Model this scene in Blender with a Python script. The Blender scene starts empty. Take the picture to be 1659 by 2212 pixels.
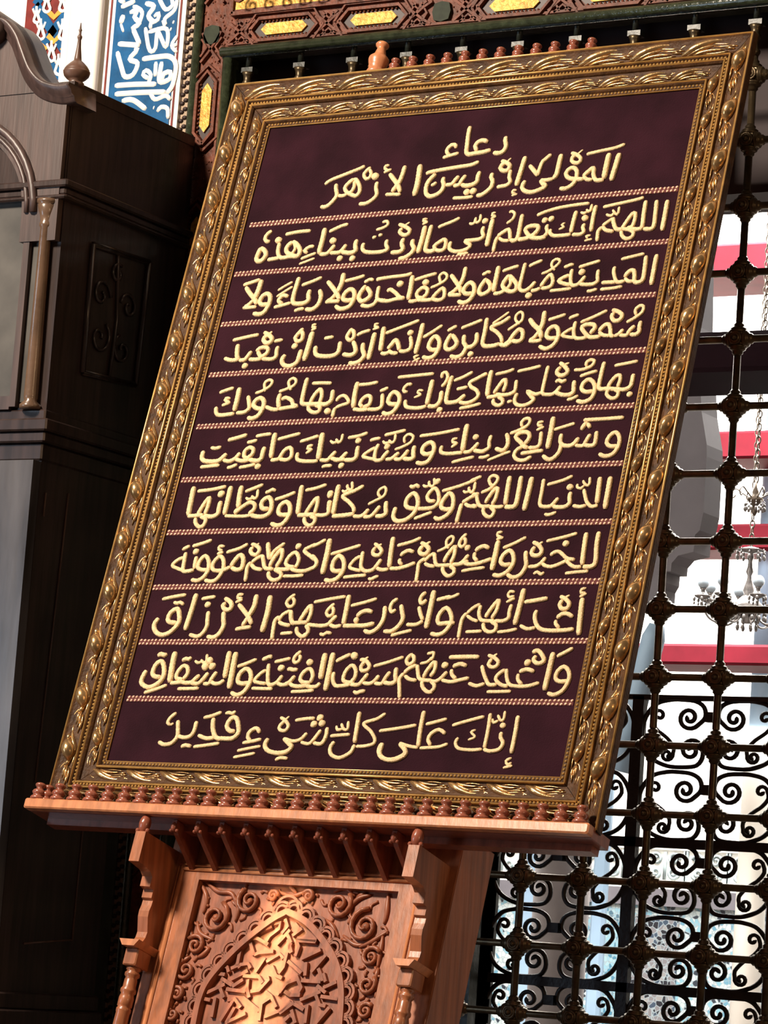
import bpy, math, random
from mathutils import Vector, Matrix, Quaternion
random.seed(7)
C = bpy.context.scene.collection
sc = bpy.context.scene
V3 = Vector
pi = math.pi

# ------------------------------------------------------------------ camera
Z0 = 1.66                       # height of the datum above the floor
F_PX = 6800.522                 # focal length in pixels of the 1659 x 2212 frame
YAW, PITCH, ROLL = -0.53611, 0.140001, -0.07266
CAM = V3((2.264213, -4.98629, -0.159434 + Z0))
fw = V3((math.sin(YAW)*math.cos(PITCH), math.cos(YAW)*math.cos(PITCH), math.sin(PITCH)))
rt0 = V3((math.cos(YAW), -math.sin(YAW), 0))
dn0 = fw.cross(rt0)
rt = math.cos(ROLL)*rt0 + math.sin(ROLL)*dn0
dn = -math.sin(ROLL)*rt0 + math.cos(ROLL)*dn0
cam = bpy.data.cameras.new('camera')
cam.sensor_fit = 'VERTICAL'; cam.sensor_height = 36.0; cam.sensor_width = 36.0
cam.lens = F_PX*36.0/2212.0
cam.clip_end = 200
co = bpy.data.objects.new('camera', cam); C.objects.link(co)
m = Matrix((rt, -dn, -fw)).transposed().to_4x4(); m.translation = CAM
co.matrix_world = m
sc.camera = co

# ------------------------------------------------------------------ light
sc.view_settings.view_transform = 'Standard'
sc.view_settings.look = 'None'
sc.view_settings.gamma = 1.0
sc.view_settings.use_curve_mapping = False
sc.view_settings.exposure = 0.0
w = bpy.data.worlds.new('world'); sc.world = w; w.use_nodes = True
w.node_tree.nodes['Background'].inputs[0].default_value = (0.62, 0.44, 0.36, 1)
w.node_tree.nodes['Background'].inputs[1].default_value = 0.09

def area(name, loc, target, size, power, col, sy=None):
    l = bpy.data.lights.new(name, 'AREA'); l.energy = power; l.color = col
    l.shape = 'RECTANGLE'; l.size = size; l.size_y = sy or size
    o = bpy.data.objects.new(name, l); C.objects.link(o); o.location = loc
    d = V3(target) - V3(loc); o.rotation_euler = d.to_track_quat('-Z', 'Y').to_euler()
    return o
area('window_light_front', (-2.1, -4.0, 5.0), (-0.45, -0.4, 2.2), 0.75, 430, (1.0, 0.86, 0.70), 0.75)
area('window_light_left', (-4.3, -3.9, 1.9), (-1.3, -0.4, 1.6), 0.7, 42, (0.62, 0.8, 1.0), 1.3)
area('warm_fill_right', (4.6, -3.6, 3.0), (-0.2, -0.7, 1.6), 0.8, 30, (1.0, 0.66, 0.36), 0.8)  # added warm fill for the right side of the stand, source unseen
area('hall_skylight', (-3.0, 5.4, 6.2), (-3.2, 6.2, 0.0), 6.0, 4200, (1.0, 0.97, 0.90), 3.6)

# ------------------------------------------------------------------ pixel <-> place helpers
def ray(px, py):
    return (fw*F_PX + rt*(px-829.5) + dn*(py-1106.0))
def at_y(px, py, Y):
    d = ray(px, py); return CAM + d*((Y-CAM.y)/d.y)
def at_x(px, py, X):
    d = ray(px, py); return CAM + d*((X-CAM.x)/d.x)
# leaning plane of the picture and of its stand: u right, v up, n outward
PO = V3((-0.88687, -0.55, 0.1389+Z0))
LEAN = 0.273655; PY = -0.02459
PU = V3((math.cos(PY), math.sin(PY), 0))
PV = V3((-math.sin(PY)*math.sin(LEAN), math.cos(PY)*math.sin(LEAN), math.cos(LEAN)))
PN = PU.cross(PV)
def P(u, v, n=0.0): return PO + PU*u + PV*v + PN*n
NB0 = -0.06
def at_p(px, py, n):
    d = ray(px, py); o = PO + PN*n
    X = CAM + d*((o-CAM).dot(PN)/d.dot(PN)) - o
    return X.dot(PU), X.dot(PV)

sl = area('slit_beam_light', P(.37, -.42, NB0) + PN*2.6 - PU*0.55 - PV*0.25, P(.37, -.42, NB0), 0.075, 0.6, (1.0, 0.76, 0.44), 0.44)  # added narrow beam for the bright band on the stand, no window known
sl.data.spread = math.radians(1.2)

# ------------------------------------------------------------------ materials
def nt(name):
    mt = bpy.data.materials.new(name); mt.use_nodes = True
    return mt, mt.node_tree, mt.node_tree.nodes['Principled BSDF']
def mat(name, col, rough=0.5, metal=0.0, noise=0.0, nscale=20.0, stretch=(1, 1, 1), bump=0.0, bscale=None, coat=0.0, spec=0.5, col2=None, sheen=0.0):
    mt, t, b = nt(name)
    b.inputs['Base Color'].default_value = (*col, 1)
    b.inputs['Roughness'].default_value = rough
    b.inputs['Metallic'].default_value = metal
    b.inputs['Coat Weight'].default_value = coat
    b.inputs['Coat Roughness'].default_value = 0.15
    b.inputs['Specular IOR Level'].default_value = spec
    if sheen:
        b.inputs['Sheen Weight'].default_value = sheen
        b.inputs['Sheen Tint'].default_value = (0.6, 0.35, 0.45, 1)
    tc = t.nodes.new('ShaderNodeTexCoord'); mp = t.nodes.new('ShaderNodeMapping')
    mp.inputs['Scale'].default_value = stretch
    t.links.new(tc.outputs['Object'], mp.inputs['Vector'])
    if noise or col2:
        n = t.nodes.new('ShaderNodeTexNoise'); n.inputs['Scale'].default_value = nscale; n.inputs['Detail'].default_value = 6
        t.links.new(mp.outputs[0], n.inputs['Vector'])
        r = t.nodes.new('ShaderNodeValToRGB')
        c2 = col2 or tuple(c*(1-noise) for c in col)
        r.color_ramp.elements[0].position = 0.32; r.color_ramp.elements[0].color = (*c2, 1)
        r.color_ramp.elements[1].position = 0.68; r.color_ramp.elements[1].color = (*[min(1, c*(1+noise*0.35)) for c in col], 1)
        t.links.new(n.outputs['Fac'], r.inputs[0]); t.links.new(r.outputs[0], b.inputs['Base Color'])
    if bump:
        n2 = t.nodes.new('ShaderNodeTexNoise'); n2.inputs['Scale'].default_value = bscale or nscale; n2.inputs['Detail'].default_value = 4
        t.links.new(mp.outputs[0], n2.inputs['Vector'])
        bp = t.nodes.new('ShaderNodeBump'); bp.inputs['Strength'].default_value = bump; bp.inputs['Distance'].default_value = 0.004
        t.links.new(n2.outputs['Fac'], bp.inputs['Height']); t.links.new(bp.outputs[0], b.inputs['Normal'])
    return mt
M = {}
M['gold'] = mat('antique_gold', (0.70, 0.43, 0.19), 0.27, 0.85, 0.45, 45, bump=0.15, bscale=160)
M['gold_dark'] = mat('antique_gold_ground', (0.080, 0.034, 0.012), 0.55, 0.0, 0.5, 60, bump=0.4, bscale=220, spec=0.2)
M['gold_bright'] = mat('polished_gold', (0.60, 0.34, 0.105), 0.28, 0.5, 0.25, 60)
M['velvet'] = mat('purple_velvet', (0.025, 0.0058, 0.0105), 0.95, 0, 0.42, 11, bump=0.35, bscale=420, spec=0.1, sheen=0.16)
M['thread'] = mat('gold_thread', (0.92, 0.68, 0.37), 0.55, 0.0, 0.22, 160, bump=0.6, bscale=500, spec=0.35)
M['braid_bead'] = mat('braid_thread', (0.95, 0.60, 0.43), 0.6, 0, 0.35, 120)
M['braid_base'] = mat('braid_ground', (0.10, 0.010, 0.012), 0.8)
GR = (26, 26, 1.6)
M['wood'] = mat('red_cedar', (0.40, 0.132, 0.053), 0.34, 0, 0.42, 3.0, GR, 0.12, 5, coat=0.25)
M['wood_carve'] = mat('carved_cedar', (0.33, 0.100, 0.046), 0.42, 0, 0.42, 3.0, GR, 0.12, 5, coat=0.06, spec=0.4)
M['wood_pale'] = mat('pale_cedar', (0.60, 0.23, 0.10), 0.34, 0, 0.3, 3.0, GR, 0.1, 5, coat=0.25)
M['wood_dark_shaded'] = mat('dark_and_shaded_cedar', (0.26, 0.07, 0.038), 0.33, 0, 0.35, 4.0, GR, coat=0.3)  # dark cedar; also holds painted shade on corbels and ledge boards
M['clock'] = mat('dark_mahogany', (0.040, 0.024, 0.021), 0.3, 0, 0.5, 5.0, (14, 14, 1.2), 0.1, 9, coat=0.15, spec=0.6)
M['clock_lit'] = mat('lit_mahogany', (0.072, 0.042, 0.036), 0.42, 0, 0.45, 5.0, (14, 14, 1.2), 0.1, 9, spec=0.6)  # same mahogany lightened for the hood front, where light falls
M['clock_post'] = mat('brown_column', (0.17, 0.10, 0.062), 0.28, 0, 0.4, 14.0, bump=0.2, bscale=60, coat=0.3)
M['dial'] = mat('silvered_dial', (0.085, 0.076, 0.066), 0.5, 0.05, 0.4, 9.0, col2=(0.034, 0.030, 0.026))
M['wood_spin'] = mat('turned_cedar', (0.30, 0.085, 0.048), 0.28, 0, 0.3, 30, coat=0.4)
M['wood_finial'] = mat('brown_turned_wood', (0.105, 0.052, 0.034), 0.42, 0, 0.3, 30)
M['clock_front'] = mat('black_lacquer_reflections', (0.080, 0.072, 0.075), 0.40, 0, 0.75, 3.0, (5, 5, 0.9), 0.25, 8, spec=0.6, coat=0.08, col2=(0.018, 0.012, 0.011))  # light and dark mottling paints reflections into the lacquer colour
M['screen'] = mat('carved_brown_paint', (0.150, 0.042, 0.021), 0.5, 0, 0.5, 60, bump=0.35, bscale=110, coat=0.0, spec=0.22)
M['screen_dark'] = mat('carved_recess', (0.030, 0.010, 0.008), 0.5, 0, 0.4, 60)
M['green'] = mat('dark_green_paint', (0.030, 0.038, 0.020), 0.22, 0, 0.5, 70, bump=0.4, bscale=150, coat=0.3, spec=0.6)
M['medallion'] = mat('medallion_green', (0.024, 0.032, 0.017), 0.6, 0, 0.4, 60, spec=0.2)
M['gilt'] = mat('yellow_gilding', (0.72, 0.43, 0.075), 0.45, 0.15, 0.5, 130, bump=0.6, bscale=170, col2=(0.46, 0.20, 0.015))
M['rope_a'] = mat('rope_pale', (0.42, 0.30, 0.20), 0.6, 0, 0.3, 60)
M['rope_b'] = mat('rope_dark', (0.030, 0.014, 0.012), 0.6)
M['bronze'] = mat('dark_bronze', (0.105, 0.074, 0.040), 0.36, 0.7, 0.5, 40, bump=0.12, bscale=120)
M['iron'] = mat('black_iron', (0.012, 0.009, 0.010), 0.5, 0.2, 0.3, 60, bump=0.3, bscale=120)
M['plaster'] = mat('white_plaster', (0.90, 0.86, 0.80), 0.8, 0, 0.06, 3, bump=0.05, bscale=30)
M['tile_white'] = mat('white_glaze', (0.86, 0.80, 0.76), 0.3, 0, 0.05, 30)
M['tile_blue'] = mat('blue_glaze', (0.012, 0.105, 0.27), 0.25, 0, 0.4, 25, bump=0.1, bscale=60)
M['tile_red'] = mat('red_glaze', (0.20, 0.026, 0.022), 0.3, 0, 0.3, 40)
M['tile_yellow'] = mat('yellow_glaze', (0.80, 0.36, 0.06), 0.3, 0, 0.3, 60)
M['tile_navy'] = mat('navy_glaze', (0.012, 0.028, 0.13), 0.3, 0, 0.3, 40)
M['tile_grey'] = mat('grey_green_tile', (0.10, 0.11, 0.08), 0.35, 0, 0.4, 14)
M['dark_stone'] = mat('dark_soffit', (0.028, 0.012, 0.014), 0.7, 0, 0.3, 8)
M['jamb_and_shade'] = mat('green_jamb_and_shade', (0.016, 0.020, 0.015), 0.4, 0, 0.4, 30, bump=0.3, bscale=60)
M['grey_stone'] = mat('grey_plaster', (0.115, 0.105, 0.122), 0.75, 0, 0.12, 12)
M['mauve_stone'] = mat('mauve_stone', (0.085, 0.070, 0.073), 0.7, 0, 0.2, 10)
M['red_beam'] = mat('red_beam_paint', (0.105, 0.006, 0.013), 0.7, 0, 0.25, 8, spec=0.1)
M['shaded_beam'] = mat('shaded_beam_paint', (0.010, 0.004, 0.006), 0.8, 0, 0.2, 8, spec=0.03)  # shade on the nearer beam is put into this near-black colour
M['pale_blue'] = mat('pale_blue_plaster', (0.20, 0.29, 0.40), 0.6, 0, 0.12, 6)
M['hall_white'] = mat('hall_white', (0.93, 0.91, 0.86), 0.8, 0, 0.04, 2)
M['crystal'] = mat('grey_crystal', (0.13, 0.115, 0.11), 0.2, 0.3, 0.4, 60, spec=0.8)
M['lamp_metal'] = mat('lamp_metal', (0.10, 0.075, 0.055), 0.35, 0.6, 0.4, 60)
M['globe'] = mat('white_globe', (0.25, 0.29, 0.33), 0.2, 0, 0.1, 20)
M['floor'] = mat('stone_floor', (0.07, 0.05, 0.04), 0.4, 0, 0.3, 4)

def mosaic_mat(name, scale, cols, dots=True):
    mt, t, b = nt(name)
    tc = t.nodes.new('ShaderNodeTexCoord')
    vo = t.nodes.new('ShaderNodeTexVoronoi'); vo.inputs['Scale'].default_value = scale
    t.links.new(tc.outputs['Object'], vo.inputs['Vector'])
    sp = t.nodes.new('ShaderNodeSeparateColor'); t.links.new(vo.outputs['Color'], sp.inputs[0])
    r = t.nodes.new('ShaderNodeValToRGB'); r.color_ramp.interpolation = 'CONSTANT'
    e = r.color_ramp.elements
    while len(e) < len(cols): e.new(0.5)
    for k, (p, c) in enumerate(cols):
        e[k].position = p; e[k].color = (*c, 1)
    t.links.new(sp.outputs[0], r.inputs[0])
    ed = t.nodes.new('ShaderNodeTexVoronoi'); ed.feature = 'DISTANCE_TO_EDGE'; ed.inputs['Scale'].default_value = scale
    t.links.new(tc.outputs['Object'], ed.inputs['Vector'])
    r2 = t.nodes.new('ShaderNodeValToRGB'); r2.color_ramp.elements[0].position = 0.03; r2.color_ramp.elements[1].position = 0.09
    t.links.new(ed.outputs['Distance'], r2.inputs[0])
    mx = t.nodes.new('ShaderNodeMix'); mx.data_type = 'RGBA'
    mx.inputs[6].default_value = (0.20, 0.24, 0.26, 1)
    t.links.new(r2.outputs[0], mx.inputs[0]); t.links.new(r.outputs[0], mx.inputs[7])
    t.links.new(mx.outputs[2], b.inputs['Base Color']); b.inputs['Roughness'].default_value = 0.35
    return mt
M['mosaic'] = mosaic_mat('zellige_mosaic', 52, [(0, (0.36, 0.40, 0.40)), (0.42, (0.085, 0.19, 0.26)), (0.56, (0.30, 0.34, 0.35)), (0.72, (0.02, 0.025, 0.035)), (0.84, (0.14, 0.27, 0.33))])
M['mosaic_dark'] = mosaic_mat('zellige_mosaic_dark', 44, [(0, (0.13, 0.12, 0.13)), (0.40, (0.012, 0.012, 0.017)), (0.62, (0.18, 0.17, 0.17)), (0.80, (0.03, 0.045, 0.07))])
M['mosaic_blue'] = mosaic_mat('zellige_mosaic_blue', 60, [(0, (0.16, 0.29, 0.36)), (0.40, (0.045, 0.14, 0.21)), (0.62, (0.21, 0.32, 0.36)), (0.84, (0.05, 0.10, 0.14))])

# ------------------------------------------------------------------ mesh builder
class MB:
    def __init__(s): s.v = []; s.f = []; s.sm = []
    def add(s, vs, fs, smooth=True):
        o = len(s.v); s.v.extend(V3(p) for p in vs)
        for f in fs: s.f.append(tuple(i+o for i in f)); s.sm.append(smooth)
    def box(s, lo, hi, fr=None):
        (a, b, c), (d, e, g) = lo, hi
        vs = [(x, y, z) for z in (c, g) for y in (b, e) for x in (a, d)]
        if fr: vs = [fr(*p) for p in vs]
        s.add(vs, [(0, 2, 3, 1), (4, 5, 7, 6), (0, 1, 5, 4), (2, 6, 7, 3), (0, 4, 6, 2), (1, 3, 7, 5)], False)
        return s
    def bbox(s, lo, hi, r, fr=None):
        """box with chamfered edges along the last axis and ends"""
        (a, b, c), (d, e, g) = lo, hi
        ring = [(a+r, b), (d-r, b), (d, b+r), (d, e-r), (d-r, e), (a+r, e), (a, e-r), (a, b+r)]
        lv = [(c, r), (c+r, 0), (g-r, 0), (g, r)]
        vs = []
        for z, ins in lv:
            for x, y in ring:
                cx, cy = (a+d)/2, (b+e)/2
                kx = (abs(d-a)/2-ins)/(abs(d-a)/2); ky = (abs(e-b)/2-ins)/(abs(e-b)/2)
                vs.append((cx+(x-cx)*kx, cy+(y-cy)*ky, z))
        if fr: vs = [fr(*p) for p in vs]
        fs = [tuple(range(7, -1, -1)), tuple(range(24, 32))]
        for k in range(3):
            for i in range(8): fs.append((k*8+i, k*8+(i+1) % 8, k*8+8+(i+1) % 8, k*8+8+i))
        s.add(vs, fs, False); return s
    def prism(s, poly, a, b, fr):
        """2D polygon extruded from a to b; fr(x, y, t) -> point"""
        n = len(poly)
        vs = [fr(x, y, a) for x, y in poly]+[fr(x, y, b) for x, y in poly]
        fs = [tuple(range(n-1, -1, -1)), tuple(range(n, 2*n))]
        fs += [(i, (i+1) % n, n+(i+1) % n, n+i) for i in range(n)]
        s.add(vs, fs, False); return s
    def tube(s, pts, r, seg=8, flat=1.0, up=None, cap=True, smooth=True):
        pts = [V3(p) for p in pts]; n = len(pts)
        rs = r if isinstance(r, (list, tuple)) else [r]*n
        vs = []; prev = None
        for i, p in enumerate(pts):
            t = (pts[min(i+1, n-1)]-pts[max(i-1, 0)]).normalized()
            if up is not None: x = t.cross(up)
            elif prev is None:
                x = t.cross(V3((0, 0, 1)) if abs(t.z) < .9 else V3((1, 0, 0)))
            else: x = prev - t*prev.dot(t)
            if x.length < 1e-9: x = t.orthogonal()
            x.normalize(); prev = x; y = x.cross(t)
            for k in range(seg):
                a = 2*pi*k/seg
                vs.append(p + x*(math.cos(a)*rs[i]) + y*(math.sin(a)*rs[i]*flat))
        fs = [(i*seg+k, i*seg+(k+1) % seg, (i+1)*seg+(k+1) % seg, (i+1)*seg+k) for i in range(n-1) for k in range(seg)]
        if cap: fs += [tuple(range(seg-1, -1, -1)), tuple(range((n-1)*seg, n*seg))]
        s.add(vs, fs, smooth); return s
    def lathe(s, prof, org, ax=(0, 0, 1), seg=14, smooth=True):
        ax = V3(ax).normalized(); x = ax.orthogonal().normalized(); y = ax.cross(x); org = V3(org)
        vs = [org + ax*h + (x*math.cos(2*pi*k/seg)+y*math.sin(2*pi*k/seg))*max(r, 1e-5) for r, h in prof for k in range(seg)]
        n = len(prof)
        fs = [(i*seg+k, i*seg+(k+1) % seg, (i+1)*seg+(k+1) % seg, (i+1)*seg+k) for i in range(n-1) for k in range(seg)]
        fs += [tuple(range(seg-1, -1, -1)), tuple(range((n-1)*seg, n*seg))]
        s.add(vs, fs, smooth); return s
    def ball(s, c, rx, ry, rz, ax=None, seg=8, rings=5):
        X, Y, Z = ax or (V3((1, 0, 0)), V3((0, 1, 0)), V3((0, 0, 1))); c = V3(c); vs = []
        for i in range(rings+1):
            th = pi*i/rings
            for k in range(seg):
                a = 2*pi*k/seg
                vs.append(c + X*(rx*math.sin(th)*math.cos(a)) + Y*(ry*math.sin(th)*math.sin(a)) + Z*(rz*math.cos(th)))
        s.add(vs, [(i*seg+k, i*seg+(k+1) % seg, (i+1)*seg+(k+1) % seg, (i+1)*seg+k) for i in range(rings) for k in range(seg)]); return s
    def ribbon(s, pts, ws, prof, fr, taper=True):
        """raised band along 2D path pts; prof = [(offset, height)], fr(x, y, h) -> point"""
        n = len(pts); vs = []; m_ = len(prof)
        for i, (x, y) in enumerate(pts):
            a, b = pts[max(i-1, 0)], pts[min(i+1, n-1)]
            tx, ty = b[0]-a[0], b[1]-a[1]; l = math.hypot(tx, ty) or 1
            nx, ny = -ty/l, tx/l; w_ = ws[i] if isinstance(ws, list) else ws
            for o, h in prof: vs.append(fr(x+nx*o*w_, y+ny*o*w_, h*w_))
        fs = [(i*m_+k, i*m_+k+1, (i+1)*m_+k+1, (i+1)*m_+k) for i in range(n-1) for k in range(m_-1)]
        fs += [tuple(range(m_-1, -1, -1)), tuple(range((n-1)*m_, n*m_))]
        s.add(vs, fs, taper); return s
    def build(s, name, mt, parent=None, base=None):
        org = V3((0, 0, 0))
        if parent is not None:
            p = parent
            while p is not None: org = org + p.location; p = p.parent
        elif base is not None: org = V3(base)
        me = bpy.data.meshes.new(name)
        me.from_pydata([tuple(p-org) for p in s.v], [], s.f)
        me.polygons.foreach_set('use_smooth', s.sm)
        me.materials.append(mt); me.update()
        o = bpy.data.objects.new(name, me); C.objects.link(o)
        if parent is not None: o.parent = parent
        elif base is not None: o.location = org
        return o
def thing(name, label, cat, loc, group=None):
    o = bpy.data.objects.new(name, None); C.objects.link(o); o.location = loc
    o.empty_display_size = 0.1
    return tag(o, label, cat, group)
def tag(o, label, cat, group=None):
    o['label'] = label; o['category'] = cat
    if group: o['group'] = group
    return o
def struct(name, mb, mt, parent=None):
    o = mb.build(name, mt, parent)
    if parent is None: o['kind'] = 'structure'
    return o
def cat_rom(pts, step):
    if len(pts) < 3:
        (a, b), (c, d) = pts[0], pts[-1]; n = max(2, int(math.hypot(c-a, d-b)/step)+1)
        return [(a+(c-a)*i/n, b+(d-b)*i/n) for i in range(n+1)]
    q = [tuple(2*pts[0][k]-pts[1][k] for k in range(len(pts[0])))]+list(pts)+[tuple(2*pts[-1][k]-pts[-2][k] for k in range(len(pts[0])))]
    out = []
    for i in range(1, len(q)-2):
        p0, p1, p2, p3 = q[i-1:i+3]
        L = math.dist(p1, p2); n = max(1, int(L/step+.5))
        for j in range(n):
            t = j/n
            out.append(tuple(0.5*(2*b + (c-a)*t + (2*a-5*b+4*c-d)*t*t + (3*b-a-3*c+d)*t**3) for a, b, c, d in zip(p0, p1, p2, p3)))
    out.append(tuple(q[-2])); return out
def spiral(c, r0, r1, a0, turns, n=28):
    return [(c[0]+math.cos(a0+2*pi*turns*i/n)*(r0+(r1-r0)*i/n), c[1]+math.sin(a0+2*pi*turns*i/n)*(r0+(r1-r0)*i/n)) for i in range(n+1)]

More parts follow.
